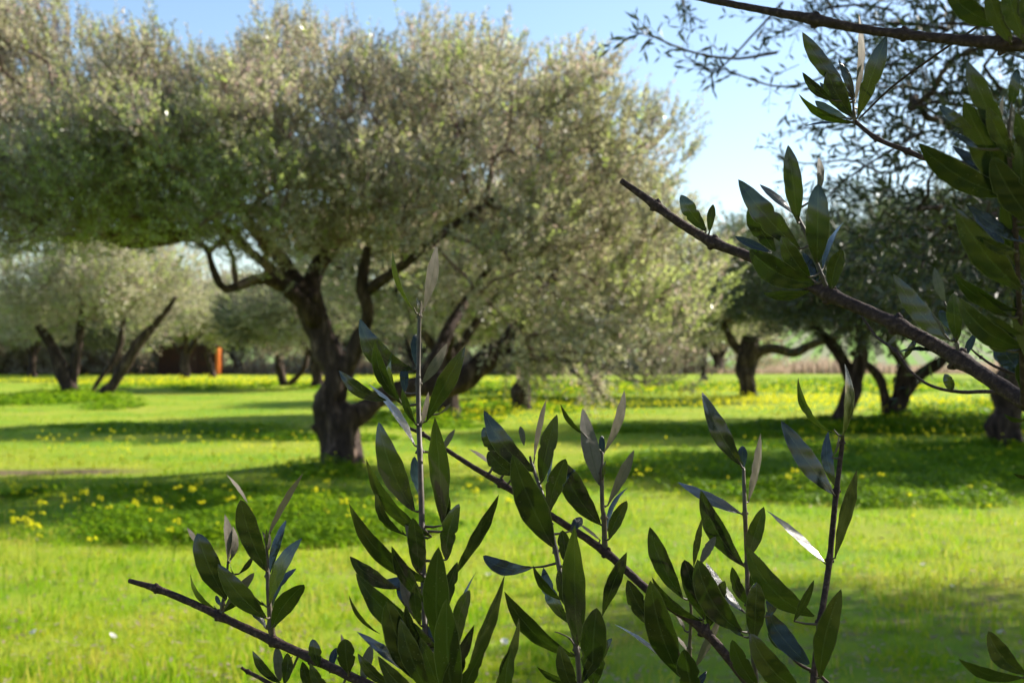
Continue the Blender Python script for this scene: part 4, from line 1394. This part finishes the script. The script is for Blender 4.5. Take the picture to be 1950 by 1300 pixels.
def stem_mesh(name, pts, parent, m_, nodes_=(), n=None, gn=0.10):
    n = n or max(10, int(len(pts) * 9))
    rows = crom(pts, n)
    pp = [P(r[0], r[1], r[2]) for r in rows]
    rr = []
    for r in rows:
        wv = r[3]
        for (nx_, ny_) in nodes_:
            q = math.hypot(r[0] - nx_, r[1] - ny_)
            wv *= 1 + 0.32 * math.exp(-(q / (r[3] * 0.7)) ** 2)
        rr.append(wv * 0.5 * r[2] / F)
    mb_ = MB()
    mb_.tube(pp, rr, 10, gnarl=gn, freq=190)
    for (nx_, ny_) in nodes_:                           # little bud scars at the nodes
        i = min(range(len(rows)), key=lambda j: math.hypot(rows[j][0] - nx_, rows[j][1] - ny_))
        t = (pp[min(i + 1, n - 1)] - pp[max(0, i - 1)]).normalized()
        u = t.cross(Vector((0, 1, 0.2))).normalized()
        for sg in (-1, 1):
            c = pp[i] + u * rr[i] * sg * 0.6
            mb_.tube([c, c + u * sg * rr[i] * 0.3 - t * rr[i] * 0.2, c + u * sg * rr[i] * R.uniform(0.4, 0.75) - t * rr[i] * 0.5], [rr[i] * 0.6, rr[i] * 0.5, rr[i] * 0.2], 6)
    o = mb_.build(name, m_, parent)
    dense = crom([(a, b, c) for a, b, c, _ in pts], n * 3)
    return o, [tuple(q) for q in dense]


def branch(name, label, cat, group, stem, leaves=(), shoots=(), nodes_=(), bark_='near_bark'):
    p0 = P(stem[0][0], stem[0][1], stem[0][2])
    root = empty(name, tuple(p0))
    tag(root, label, cat, group)
    _, sp = stem_mesh('stem', stem, root, M[bark_], nodes_, n=max(14, 12 * len(stem)))
    for lf in leaves:
        leaf(root, sp, lf)
    for st, lv in shoots:
        nd_ = []
        o, p2 = stem_mesh('shoot', st, root, M['shoot'], [(q[0], q[1]) for q in st[1:-1:2]], gn=0.06)
        for lf in lv:
            leaf(o, p2, lf)
    return root


GB = 'olive twigs in front of the camera'

# lower left twig with a snapped tip
branch('olive_twig', 'slanting brown olive twig with snapped tip at lower left, leafy shoots standing on it', 'olive twig', GB,
       [(246, 1105, 1.12, 9), (300, 1121, 1.11, 13), (360, 1145, 1.10, 14), (420, 1173, 1.09, 15), (515, 1217, 1.07, 17), (592, 1252, 1.05, 18), (690, 1298, 1.02, 19), (780, 1345, 1.0, 21)],
       nodes_=[(298, 1120), (419, 1172), (521, 1221), (594, 1253)],
       shoots=[
           ([(420, 1172, 1.09, 10), (424, 1150, 1.09, 7), (430, 1115, 1.095, 6), (434, 1070, 1.10, 4)],
            [(413, 1160, 359, 1093, 12, 'b', 0.06), (431, 1140, 376, 1016, 50, 'd', 0.03, 1), (420, 1152, 411, 1133, 10, 'b'), (434, 1068, 431, 978, 19, 's', 0.0), (438, 1068, 446, 1001, 15, 's', -0.05),
             (426, 1163, 486, 1092, 20, 's', 0.05, 1), (378, 1040, 357, 1003, 10, 's'), (455, 1092, 482, 1058, 11, 'g'), (425, 1165, 470, 1120, 14, 'd')]),
           ([(520, 1220, 1.07, 14), (516, 1190, 1.07, 12), (511, 1130, 1.075, 9), (510, 1095, 1.08, 8), (507, 1022, 1.09, 5)],
            [(508, 1087, 458, 951, 46, 'd', 0.04, 1), (512, 1095, 539, 987, 19, 'b', -0.05, 1), (509, 1025, 581, 901, 14, 's', 0.06), (472, 958, 434, 900, 8, 's', 0.05), (506, 1050, 500, 1010, 8, 's'), (508, 1040, 507, 1007, 7, 'd'), (509, 1050, 514, 1013, 7, 's'),
             (513, 1150, 574, 1024, 30, 'd', 0.07), (515, 1165, 560, 1078, 17, 'b', 0.04, 1), (518, 1195, 579, 1113, 42, 'd', 0.07, 1), (507, 1196, 457, 1152, 17, 'b', -0.08),
             (506, 1176, 415, 1074, 44, 'd', 0.05), (505, 1153, 433, 1066, 15, 'b', 0.06)]),
       ],
       leaves=[(534, 1300, 480, 1240, 20, 'g', 0.05), (533, 1296, 527, 1230, 22, 's', 0.0), (541, 1302, 547, 1243, 24, 'd', -0.05, 1), (548, 1290, 556, 1247, 8, 'b'),
               (606, 1268, 595, 1217, 27, 'g', 0.0, 1), (597, 1322, 576, 1259, 24, 'd', 0.03), (628, 1280, 640, 1231, 17, 'b', 0, 1), (664, 1282, 657, 1216, 40, 'd', 0.02, 1), (652, 1290, 652, 1206, 15, 's'),
               (690, 1302, 708, 1226, 24, 's', 0.02), (748, 1305, 681, 1244, 24, 'g', 0.08), (640, 1330, 590, 1262, 26, 'g', 0.08)])
branch('olive_twig', 'short dark leafless stub poking up from the bottom edge below the lower left twig', 'olive twig', GB,
       [(459, 1270, 1.06, 6), (475, 1280, 1.06, 7), (495, 1290, 1.055, 8), (530, 1310, 1.05, 10)], nodes_=[(472, 1278)])

# tall central shoot
branch('olive_shoot', 'tall upright leafy olive shoot reaching highest, in front of the great trunk', 'olive shoot', GB,
       [(815, 1330, 0.90, 13), (811, 1240, 0.92, 12), (807, 1130, 0.95, 12), (804, 1010, 0.98, 12), (801, 900, 1.0, 11), (797, 780, 1.03, 10), (797, 690, 1.05, 9), (799, 600, 1.06, 7), (799, 572, 1.06, 4)],
       bark_='shoot', nodes_=[(799, 602), (797, 728), (801, 860), (804, 1010), (808, 1146)],
       leaves=[(792, 596, 745, 479, 11, 'g', 0.05), (806, 592, 835, 468, 25, 's', 0.02), (797, 600, 794, 565, 6, 'g'), (801, 600, 803, 572, 5, 's'),
               (787, 704, 685, 607, 46, 'g', 0.17), (765, 770, 713, 651, 28, 'd', 0.08), (768, 770, 744, 668, 14, 'g', 0.1), (736, 762, 645, 706, 28, 'g', 0.09), (790, 848, 708, 722, 18, 'b', 0.06),
               (771, 748, 769, 700, 20, 'b', 0, 1), (797, 704, 791, 635, 25, 'b', 0, 1), (802, 732, 855, 654, 22, 's', 0.02), (812, 802, 890, 663, 38, 'g', 0.06), (791, 807, 765, 740, 16, 'g', 0.03),
               (802, 812, 818, 746, 12, 's', 0.02), (836, 788, 859, 769, 6, 's'), (788, 972, 721, 804, 52, 'g', 0.05), (843, 1000, 825, 795, 42, 'd', -0.03), (842, 858, 867, 817, 13, 's', 0.03),
               (800, 945, 787, 868, 19, 'b', 0, 1), (822, 1022, 692, 878, 28, 'g', 0.06), (771, 1018, 713, 934, 20, 'g', 0.08), (798, 1090, 786, 986, 38, 'd', -0.02), (822, 1110, 659, 966, 36, 'g', 0.05),
               (756, 1120, 666, 1059, 34, 'd', 0.08), (818, 1092, 707, 1104, 22, 'b', 0.12), (830, 1232, 675, 1096, 50, 'g', 0.03), (724, 1206, 662, 1134, 9, 'g', 0.04), (782, 1285, 682, 1197, 22, 'b', 0.04),
               (802, 1298, 737, 1145, 56, 'd', 0.05), (770, 1152, 758, 1106, 17, 'b', 0, 1), (850, 1065, 874, 959, 36, 'd', 0.06), (862, 1100, 954, 944, 25, 'g', 0.03), (838, 1240, 834, 1042, 54, 'd', 0.02),
               (866, 1350, 850, 1140, 58, 'd', 0.02), (872, 1228, 893, 1123, 32, 'd', 0.06, 1), (868, 1212, 905, 1087, 8, 'b', 0.03), (888, 1305, 964, 1095, 28, 'g', 0.03), (938, 1320, 996, 1181, 20, 'g', 0.04),
               (962, 1330, 974, 1232, 32, 'd', 0.03), (788, 1176, 764, 1094, 22, 's', 0.02), (826, 1262, 812, 1188, 22, 'b'), (800, 1190, 790, 1110, 26, 'd', 0.04), (860, 1010, 838, 905, 24, 'g', 0.0), (818, 1320, 762, 1180, 44, 'd', 0.03), (845, 1330, 800, 1215, 40, 'd', 0.0), (812, 1290, 772, 1150, 34, 'd', 0.04), (840, 1345, 905, 1190, 34, 'd', 0.04), (835, 1180, 872, 1070, 30, 'd', 0.03), (812, 1150, 745, 1040, 30, 'd', 0.04), (812, 1345, 720, 1250, 36, 'd', 0.05), (870, 1345, 925, 1230, 30, 'd', 0.03), (806, 1060, 772, 985, 22, 's', 0.03),
               (760, 1330, 700, 1150, 0.1, 'g')] [:-1])

# long slanting twig through the lower centre
branch('olive_branch', 'long thin olive branch slanting from the tall central shoot down to the bottom edge', 'olive branch', GB,
       [(762, 808, 1.14, 6), (806, 827, 1.13, 7), (846, 853, 1.12, 8), (900, 888, 1.11, 10), (957, 922, 1.10, 12), (1060, 988, 1.09, 13), (1152, 1050, 1.08, 15), (1245, 1132, 1.06, 16), (1335, 1195, 1.05, 17), (1395, 1262, 1.04, 18), (1440, 1320, 1.03, 19)],
       nodes_=[(806, 827), (957, 922), (1152, 1050), (1247, 1134), (1340, 1200)],
       leaves=[(938, 888, 895, 852, 8, 's', 0.03), (952, 866, 921, 814, 34, 'g', 0.02, 1), (978, 904, 929, 860, 42, 'g', 0.03, 1), (975, 876, 962, 838, 15, 'b', 0, 1), (998, 848, 991, 811, 13, 's', 0, 1),
               (1143, 1028, 1103, 995, 7, 's'), (1245, 1190, 1195, 1104, 38, 'g', 0.05), (1298, 1290, 1238, 1108, 60, 'd', 0.04), (1340, 1182, 1240, 1100, 20, 'g', 0.07), (1278, 1266, 1166, 1178, 9, 'b', 0.04),
               (1147, 1172, 1195, 1052, 30, 'g', 0.04), (1320, 1330, 1303, 1236, 48, 'd', 0.0), (1440, 1305, 1394, 1218, 38, 'g', 0.05)],
       shoots=[
           ([(1152, 1048, 1.08, 12), (1150, 985, 1.08, 9), (1147, 965, 1.08, 8), (1146, 900, 1.085, 8), (1147, 862, 1.09, 5)],
            [(1141, 922, 1113, 775, 36, 's', 0.05), (1150, 862, 1196, 744, 20, 's', 0.03), (1113, 828, 1066, 770, 11, 'g', 0.02), (1147, 872, 1146, 828, 14, 'b', 0, 1), (1148, 912, 1152, 876, 7, 'd'),
             (1157, 962, 1211, 857, 22, 's', 0.04), (1156, 1010, 1193, 925, 11, 'b', 0.03), (1160, 1026, 1194, 954, 28, 'd', 0.05, 1), (1143, 998, 1069, 880, 52, 'g', 0.05, 1)]),
           ([(1316, 1262, 1.07, 8), (1313, 1235, 1.07, 7), (1316, 1170, 1.07, 6), (1314, 1140, 1.07, 5)],
            [(1300, 1138, 1237, 1003, 40, 'g', 0.05), (1321, 1078, 1337, 988, 15, 'g', 0.03), (1334, 1072, 1364, 1021, 20, 's', 0.04), (1342, 1178, 1303, 1066, 44, 'd', 0.0, 1), (1304, 1200, 1288, 1170, 7, 's'), (1310, 1240, 1282, 1205, 7, 's'),
             (1323, 1272, 1380, 1168, 18, 's', 0.03), (1350, 1192, 1380, 1106, 34, 'd', 0.04), (1312, 1330, 1345, 1275, 16, 'b')]),
       ])
branch('olive_shoot', 'leafy olive shoot crossing the slanting branch, with one dark blue leaf pointing left', 'olive shoot', GB,
       [(1105, 1330, 0.98, 11), (1098, 1236, 0.99, 10), (1076, 1138, 1.01, 10), (1058, 1046, 1.03, 9), (1038, 958, 1.05, 8), (1014, 888, 1.07, 6), (1009, 868, 1.07, 4)],
       bark_='shoot', nodes_=[(1014, 889), (1047, 1000), (1058, 1046), (1098, 1236)],
       leaves=[(1018, 898, 922, 782, 42, 'g', 0.08), (1016, 882, 1043, 762, 12, 's', 0.04), (1031, 918, 1060, 789, 38, 'd', 0.02), (1053, 1040, 976, 867, 62, 'd', 0.02), (1048, 972, 1094, 889, 17, 'b', 0.02), (1046, 962, 1052, 849, 8, 'b'),
               (1045, 975, 1077, 873, 38, 'd', 0.04, 1), (1014, 1080, 918, 1057, 32, 'b', 0.13, 1), (1086, 1188, 1031, 1080, 30, 'b', 0.04), (1070, 1142, 1013, 1078, 18, 'g', 0.05), (1100, 1228, 1093, 999, 50, 'd', 0.0),
               (1088, 1010, 1108, 984, 22, 'b', 0, 1), (1080, 1075, 1071, 1009, 28, 'd', 0, 1), (1130, 1305, 1136, 1157, 60, 'd', 0.02), (1100, 1252, 958, 1130, 36, 'g', 0.06), (1100, 1300, 1022, 1270, 14, 'd', 0.06),
               (1110, 1180, 1104, 1120, 16, 'b'), (1100, 1330, 1065, 1230, 36, 'd', 0.03), (1085, 1160, 1064, 1085, 26, 'd'), (1108, 1300, 1165, 1215, 30, 'd', 0.04)],
       shoots=[([(1098, 1236, 0.99, 4), (1085, 1215, 0.99, 3), (1066, 1205, 0.99, 2.4), (1056, 1202, 0.99, 2)], [])])
branch('olive_shoot', 'upright olive shoot with a long pointed leaf and small blue bud leaf at its top', 'olive shoot', GB,
       [(1442, 1330, 1.06, 12), (1434, 1240, 1.07, 11), (1425, 1140, 1.08, 10), (1422, 1050, 1.09, 9), (1418, 960, 1.09, 8), (1416, 892, 1.10, 6)],
       bark_='shoot', nodes_=[(1418, 978), (1423, 1075), (1426, 1150)],
       leaves=[(1410, 884, 1338, 746, 38, 'g', 0.05), (1416, 890, 1413, 847, 21, 'b', 0, 1), (1425, 955, 1454, 826, 18, 's', 0.03), (1412, 978, 1292, 909, 24, 'b', 0.10), (1416, 1077, 1334, 934, 42, 'g', 0.06), (1424, 1064, 1455, 965, 34, 'd', 0.02),
               (1428, 1118, 1447, 1060, 20, 'g'), (1550, 1173, 1422, 1041, 52, 'd', 0.10), (1424, 1152, 1394, 1079, 25, 'd', 0.05), (1437, 1218, 1442, 1110, 42, 'd', 0.02, 1), (1412, 1202, 1329, 1067, 54, 'd', 0.10, 1), (1418, 1166, 1345, 1069, 26, 'b', 0.08),
               (1466, 1172, 1480, 1117, 32, 'b', 0, 1), (1540, 1264, 1459, 1163, 44, 'b', 0.06), (1524, 1315, 1430, 1208, 52, 'd', 0.08), (1417, 1212, 1390, 1197, 9, 'b'), (1490, 1325, 1455, 1240, 30, 'g')])
branch('olive_twig', 'thin pale sunlit twiglet near the bottom between two upright shoots', 'olive twig', GB,
       [(1458, 1172, 1.12, 4), (1485, 1222, 1.12, 5), (1520, 1262, 1.11, 6), (1560, 1285, 1.11, 7), (1600, 1325, 1.10, 8)], nodes_=[(1485, 1222), (1545, 1278)],
       leaves=[(1500, 1240, 1462, 1205, 14, 'd')])
branch('olive_shoot', 'straight brownish olive shoot rising right of the one with the blue bud', 'olive shoot', GB,
       [(1545, 1330, 1.0, 14), (1560, 1200, 1.02, 13), (1578, 1080, 1.04, 12), (1590, 960, 1.05, 11), (1602, 860, 1.06, 9), (1605, 828, 1.06, 6)],
       nodes_=[(1602, 842), (1592, 935), (1575, 1065), (1562, 1182)],
       leaves=[(1604, 834, 1617, 693, 20, 'g', 0.03), (1596, 828, 1514, 724, 15, 'g', 0.06), (1587, 940, 1491, 801, 42, 'g', 0.05), (1592, 928, 1573, 819, 25, 'b', 0.02), (1590, 1062, 1637, 896, 27, 'g', 0.05),
               (1571, 1072, 1463, 965, 17, 'b', 0.05), (1562, 1290, 1603, 1123, 46, 'd', 0.06), (1512, 1182, 1551, 1104, 18, 'd', 0.0), (1585, 870, 1600, 830, 6, 's')])

# upper right branch with a cut end
branch('olive_branch', 'brown olive branch with a blunt cut end slanting down to the right edge', 'olive branch', GB,
       [(1183, 344, 1.08, 11), (1250, 392, 1.07, 16), (1300, 428, 1.06, 17), (1355, 460, 1.05, 19), (1430, 490, 1.03, 20), (1500, 522, 1.01, 22), (1578, 560, 0.98, 25), (1705, 617, 0.94, 26), (1800, 668, 0.91, 28), (1880, 718, 0.88, 30), (1990, 790, 0.84, 34)],
       nodes_=[(1248, 391), (1357, 461), (1578, 560), (1708, 618), (1826, 685)],
       leaves=[(1345, 440, 1297, 372, 32, 'g', 0.04, 1), (1351, 442, 1358, 389, 18, 'd', 0.02, 1), (1340, 434, 1328, 428, 8, 's'), (1545, 553, 1454, 561, 21, 'g', 0.03), (1788, 672, 1712, 665, 9, 'b', 0.02),
               (1837, 682, 1859, 631, 16, 'b', 0.02), (1720, 684, 1746, 644, 13, 'g')],
       shoots=[
           ([(1578, 560, 0.98, 10), (1566, 528, 0.98, 8), (1548, 482, 0.985, 8), (1530, 435, 0.99, 7), (1514, 402, 1.0, 5)],
            [(1523, 474, 1408, 342, 50, 'g', 0.05), (1512, 408, 1448, 348, 17, 'b', 0.04), (1519, 424, 1501, 276, 39, 'g', 0.0), (1556, 500, 1558, 350, 50, 'g', 0.0), (1557, 372, 1562, 298, 16, 's', 0.0), (1476, 478, 1428, 391, 42, 'd', 0.04, 1),
             (1468, 480, 1399, 447, 18, 'b', 0.06), (1552, 540, 1428, 478, 56, 'g', 0.08, 1), (1540, 528, 1488, 452, 38, 'd', 0.04), (1567, 512, 1606, 416, 13, 'b', 0.0), (1583, 552, 1603, 475, 34, 'd', 0.05, 1), (1560, 536, 1530, 480, 22, 'b', 0.04), (1572, 545, 1560, 530, 6, 's')]),
           ([(1826, 683, 0.90, 9), (1822, 655, 0.90, 7), (1814, 625, 0.905, 6), (1811, 600, 0.91, 4)],
            [(1809, 648, 1702, 521, 42, 'g', 0.06), (1799, 576, 1780, 508, 20, 's', 0.04), (1823, 646, 1815, 558, 32, 'd', 0.02), (1808, 628, 1790, 589, 19, 'b', 0, 1), (1810, 600, 1806, 572, 9, 's')]),
       ])
branch('olive_twig', 'thin curving bare twig below the cut branch, half lost in front of the dark trunks', 'olive twig', GB,
       [(1640, 600, 1.45, 4), (1668, 640, 1.43, 5), (1705, 668, 1.4, 7), (1735, 708, 1.38, 6), (1775, 735, 1.36, 6), (1830, 746, 1.34, 7), (1890, 746, 1.3, 8), (1990, 760, 1.28, 9)],
       nodes_=[(1705, 668)], leaves=[(1690, 655, 1706, 640, 10, 's'), (1815, 742, 1800, 712, 22, 'g')])
branch('olive_twig', 'short pale twiglet between the cut branch and the large right leaves', 'olive twig', GB,
       [(1845, 660, 0.93, 3), (1868, 680, 0.93, 5), (1905, 702, 0.92, 6), (1990, 730, 0.9, 7)], nodes_=[(1868, 681)], leaves=[])
branch('olive_shoot', 'dark olive shoot along the right edge carrying the largest leaves', 'olive shoot', GB,
       [(1950, 775, 0.84, 15), (1948, 700, 0.82, 13), (1942, 600, 0.80, 11), (1936, 480, 0.78, 10), (1930, 380, 0.77, 9), (1922, 300, 0.76, 8), (1920, 250, 0.76, 6)],
       bark_='near_bark', nodes_=[(1938, 600), (1930, 440), (1925, 330)],
       leaves=[(1922, 372, 1749, 273, 58, 'g', 0.07), (1965, 400, 1836, 193, 76, 'g', 0.04), (1915, 275, 1842, 117, 46, 'g', 0.02), (1925, 345, 1813, 276, 28, 'b', 0.04), (1864, 284, 1811, 249, 14, 'g', 0.04), (1850, 245, 1788, 201, 26, 'g', 0.04),
               (1924, 270, 1930, 198, 13, 's', 0), (1926, 200, 1938, 130, 24, 'g', 0), (1905, 240, 1912, 180, 10, 's'), (1945, 552, 1822, 399, 64, 'g', 0.05), (1955, 460, 1840, 387, 30, 'g', 0.06), (1930, 500, 1852, 388, 30, 'b', 0.06),
               (1942, 592, 1815, 525, 32, 'g', 0.06), (1925, 604, 1850, 548, 18, 'g', 0.04), (1952, 662, 1823, 570, 50, 'g', 0.08), (1948, 712, 1898, 644, 48, 'b', 0.05, 1), (1918, 668, 1876, 646, 20, 'g', 0.05), (1960, 580, 1905, 470, 36, 'b', 0.04),
               (1975, 430, 1890, 300, 60, 'd', 0.04), (1985, 700, 1950, 600, 46, 'd', 0.04), (1990, 560, 1930, 440, 50, 'g', 0.03), (1912, 372, 1903, 338, 12, 's'), (1985, 330, 1935, 215, 40, 'd', 0.03), (1975, 540, 1912, 380, 62, 'd', 0.02), (1952, 420, 1946, 250, 54, 'd', 0.02), (1962, 690, 1936, 560, 44, 'd', 0.0), (1930, 300, 1880, 205, 36, 'd', 0.03), (1958, 350, 1898, 262, 30, 'b', 0.03), (1935, 480, 1872, 455, 26, 'd', 0.06), (1948, 640, 1880, 600, 28, 'd', 0.06), (1990, 760, 1940, 690, 50, 'd', 0.03), (1960, 795, 1912, 790, 10, 'g', 0.1)])
branch('olive_branch', 'thick dark olive branch running across the top right corner', 'olive branch', GB,
       [(1290, -14, 0.86, 12), (1350, 0, 0.85, 13), (1450, 19, 0.83, 15), (1552, 38, 0.81, 20), (1650, 57, 0.80, 18), (1780, 72, 0.78, 20), (1900, 82, 0.76, 26), (2010, 88, 0.74, 30)],
       nodes_=[(1552, 38), (1720, 65), (1912, 82)],
       leaves=[(1900, 48, 1800, -22, 46, 'd', 0.06), (1950, 75, 1915, -30, 44, 'd', 0.03), (1925, 80, 1880, -20, 40, 'd', 0.04), (1985, 70, 1948, -10, 40, 'd', 0.02), (1905, 74, 1897, 40, 12, 's'), (1990, 130, 1915, 96, 6, 's', 0.03)])
branch('olive_twig', 'very thin straight twig rising to the corner behind the thick top branch', 'olive twig', GB,
       [(1636, 226, 1.10, 3.5), (1700, 165, 1.02, 4.5), (1785, 103, 0.94, 5), (1880, 38, 0.86, 5.5), (1960, -20, 0.8, 6)])
branch('olive_twig', 'small twig ending in a fan of pointed leaves against the pale sky', 'olive twig', GB,
       [(1990, 335, 0.98, 14), (1880, 318, 1.0, 12), (1770, 303, 1.03, 11), (1726, 287, 1.04, 10), (1670, 264, 1.05, 9), (1628, 231, 1.06, 8)],
       nodes_=[(1668, 263), (1728, 288)],
       shoots=[([(1628, 231, 1.06, 8), (1626, 215, 1.06, 6), (1625, 198, 1.06, 4), (1624, 186, 1.06, 3)],
                [(1608, 166, 1528, 61, 36, 'g', 0.05), (1622, 222, 1575, 137, 44, 'g', 0.04, 1), (1592, 165, 1567, 134, 11, 'g', 0.04), (1628, 194, 1641, 24, 16, 's', 0.0), (1633, 224, 1694, 66, 38, 'g', 0.05), (1637, 205, 1665, 110, 12, 's', 0.02),
                 (1626, 186, 1598, 112, 17, 'g', 0.02), (1626, 184, 1610, 126, 15, 's', 0.02), (1586, 192, 1528, 139, 21, 'd', 0.05), (1600, 196, 1561, 156, 13, 'b', 0.03), (1622, 233, 1519, 183, 18, 'g', 0.04), (1614, 226, 1550, 191, 22, 'b', 0.05), (1606, 234, 1533, 238, 6, 'b')])])
branch('olive_twig', 'pair of dark leaves on a hidden twig reaching in at the lower right edge', 'olive twig', GB,
       [(1952, 1286, 0.95, 6), (1975, 1310, 0.95, 7), (2000, 1340, 0.95, 8)],
       leaves=[(1956, 1284, 1882, 1202, 42, 'd', 0.10, 1), (1948, 1290, 1825, 1255, 26, 'g', 0.07)])
branch('olive_twig', 'single dark leaf tip touching the right edge above the stout trunk foot', 'olive twig', GB,
       [(1975, 910, 1.0, 6), (2000, 920, 1.0, 7), (2030, 925, 1.0, 8)], leaves=[(1974, 909, 1930, 902, 9, 'd', 0.05)])
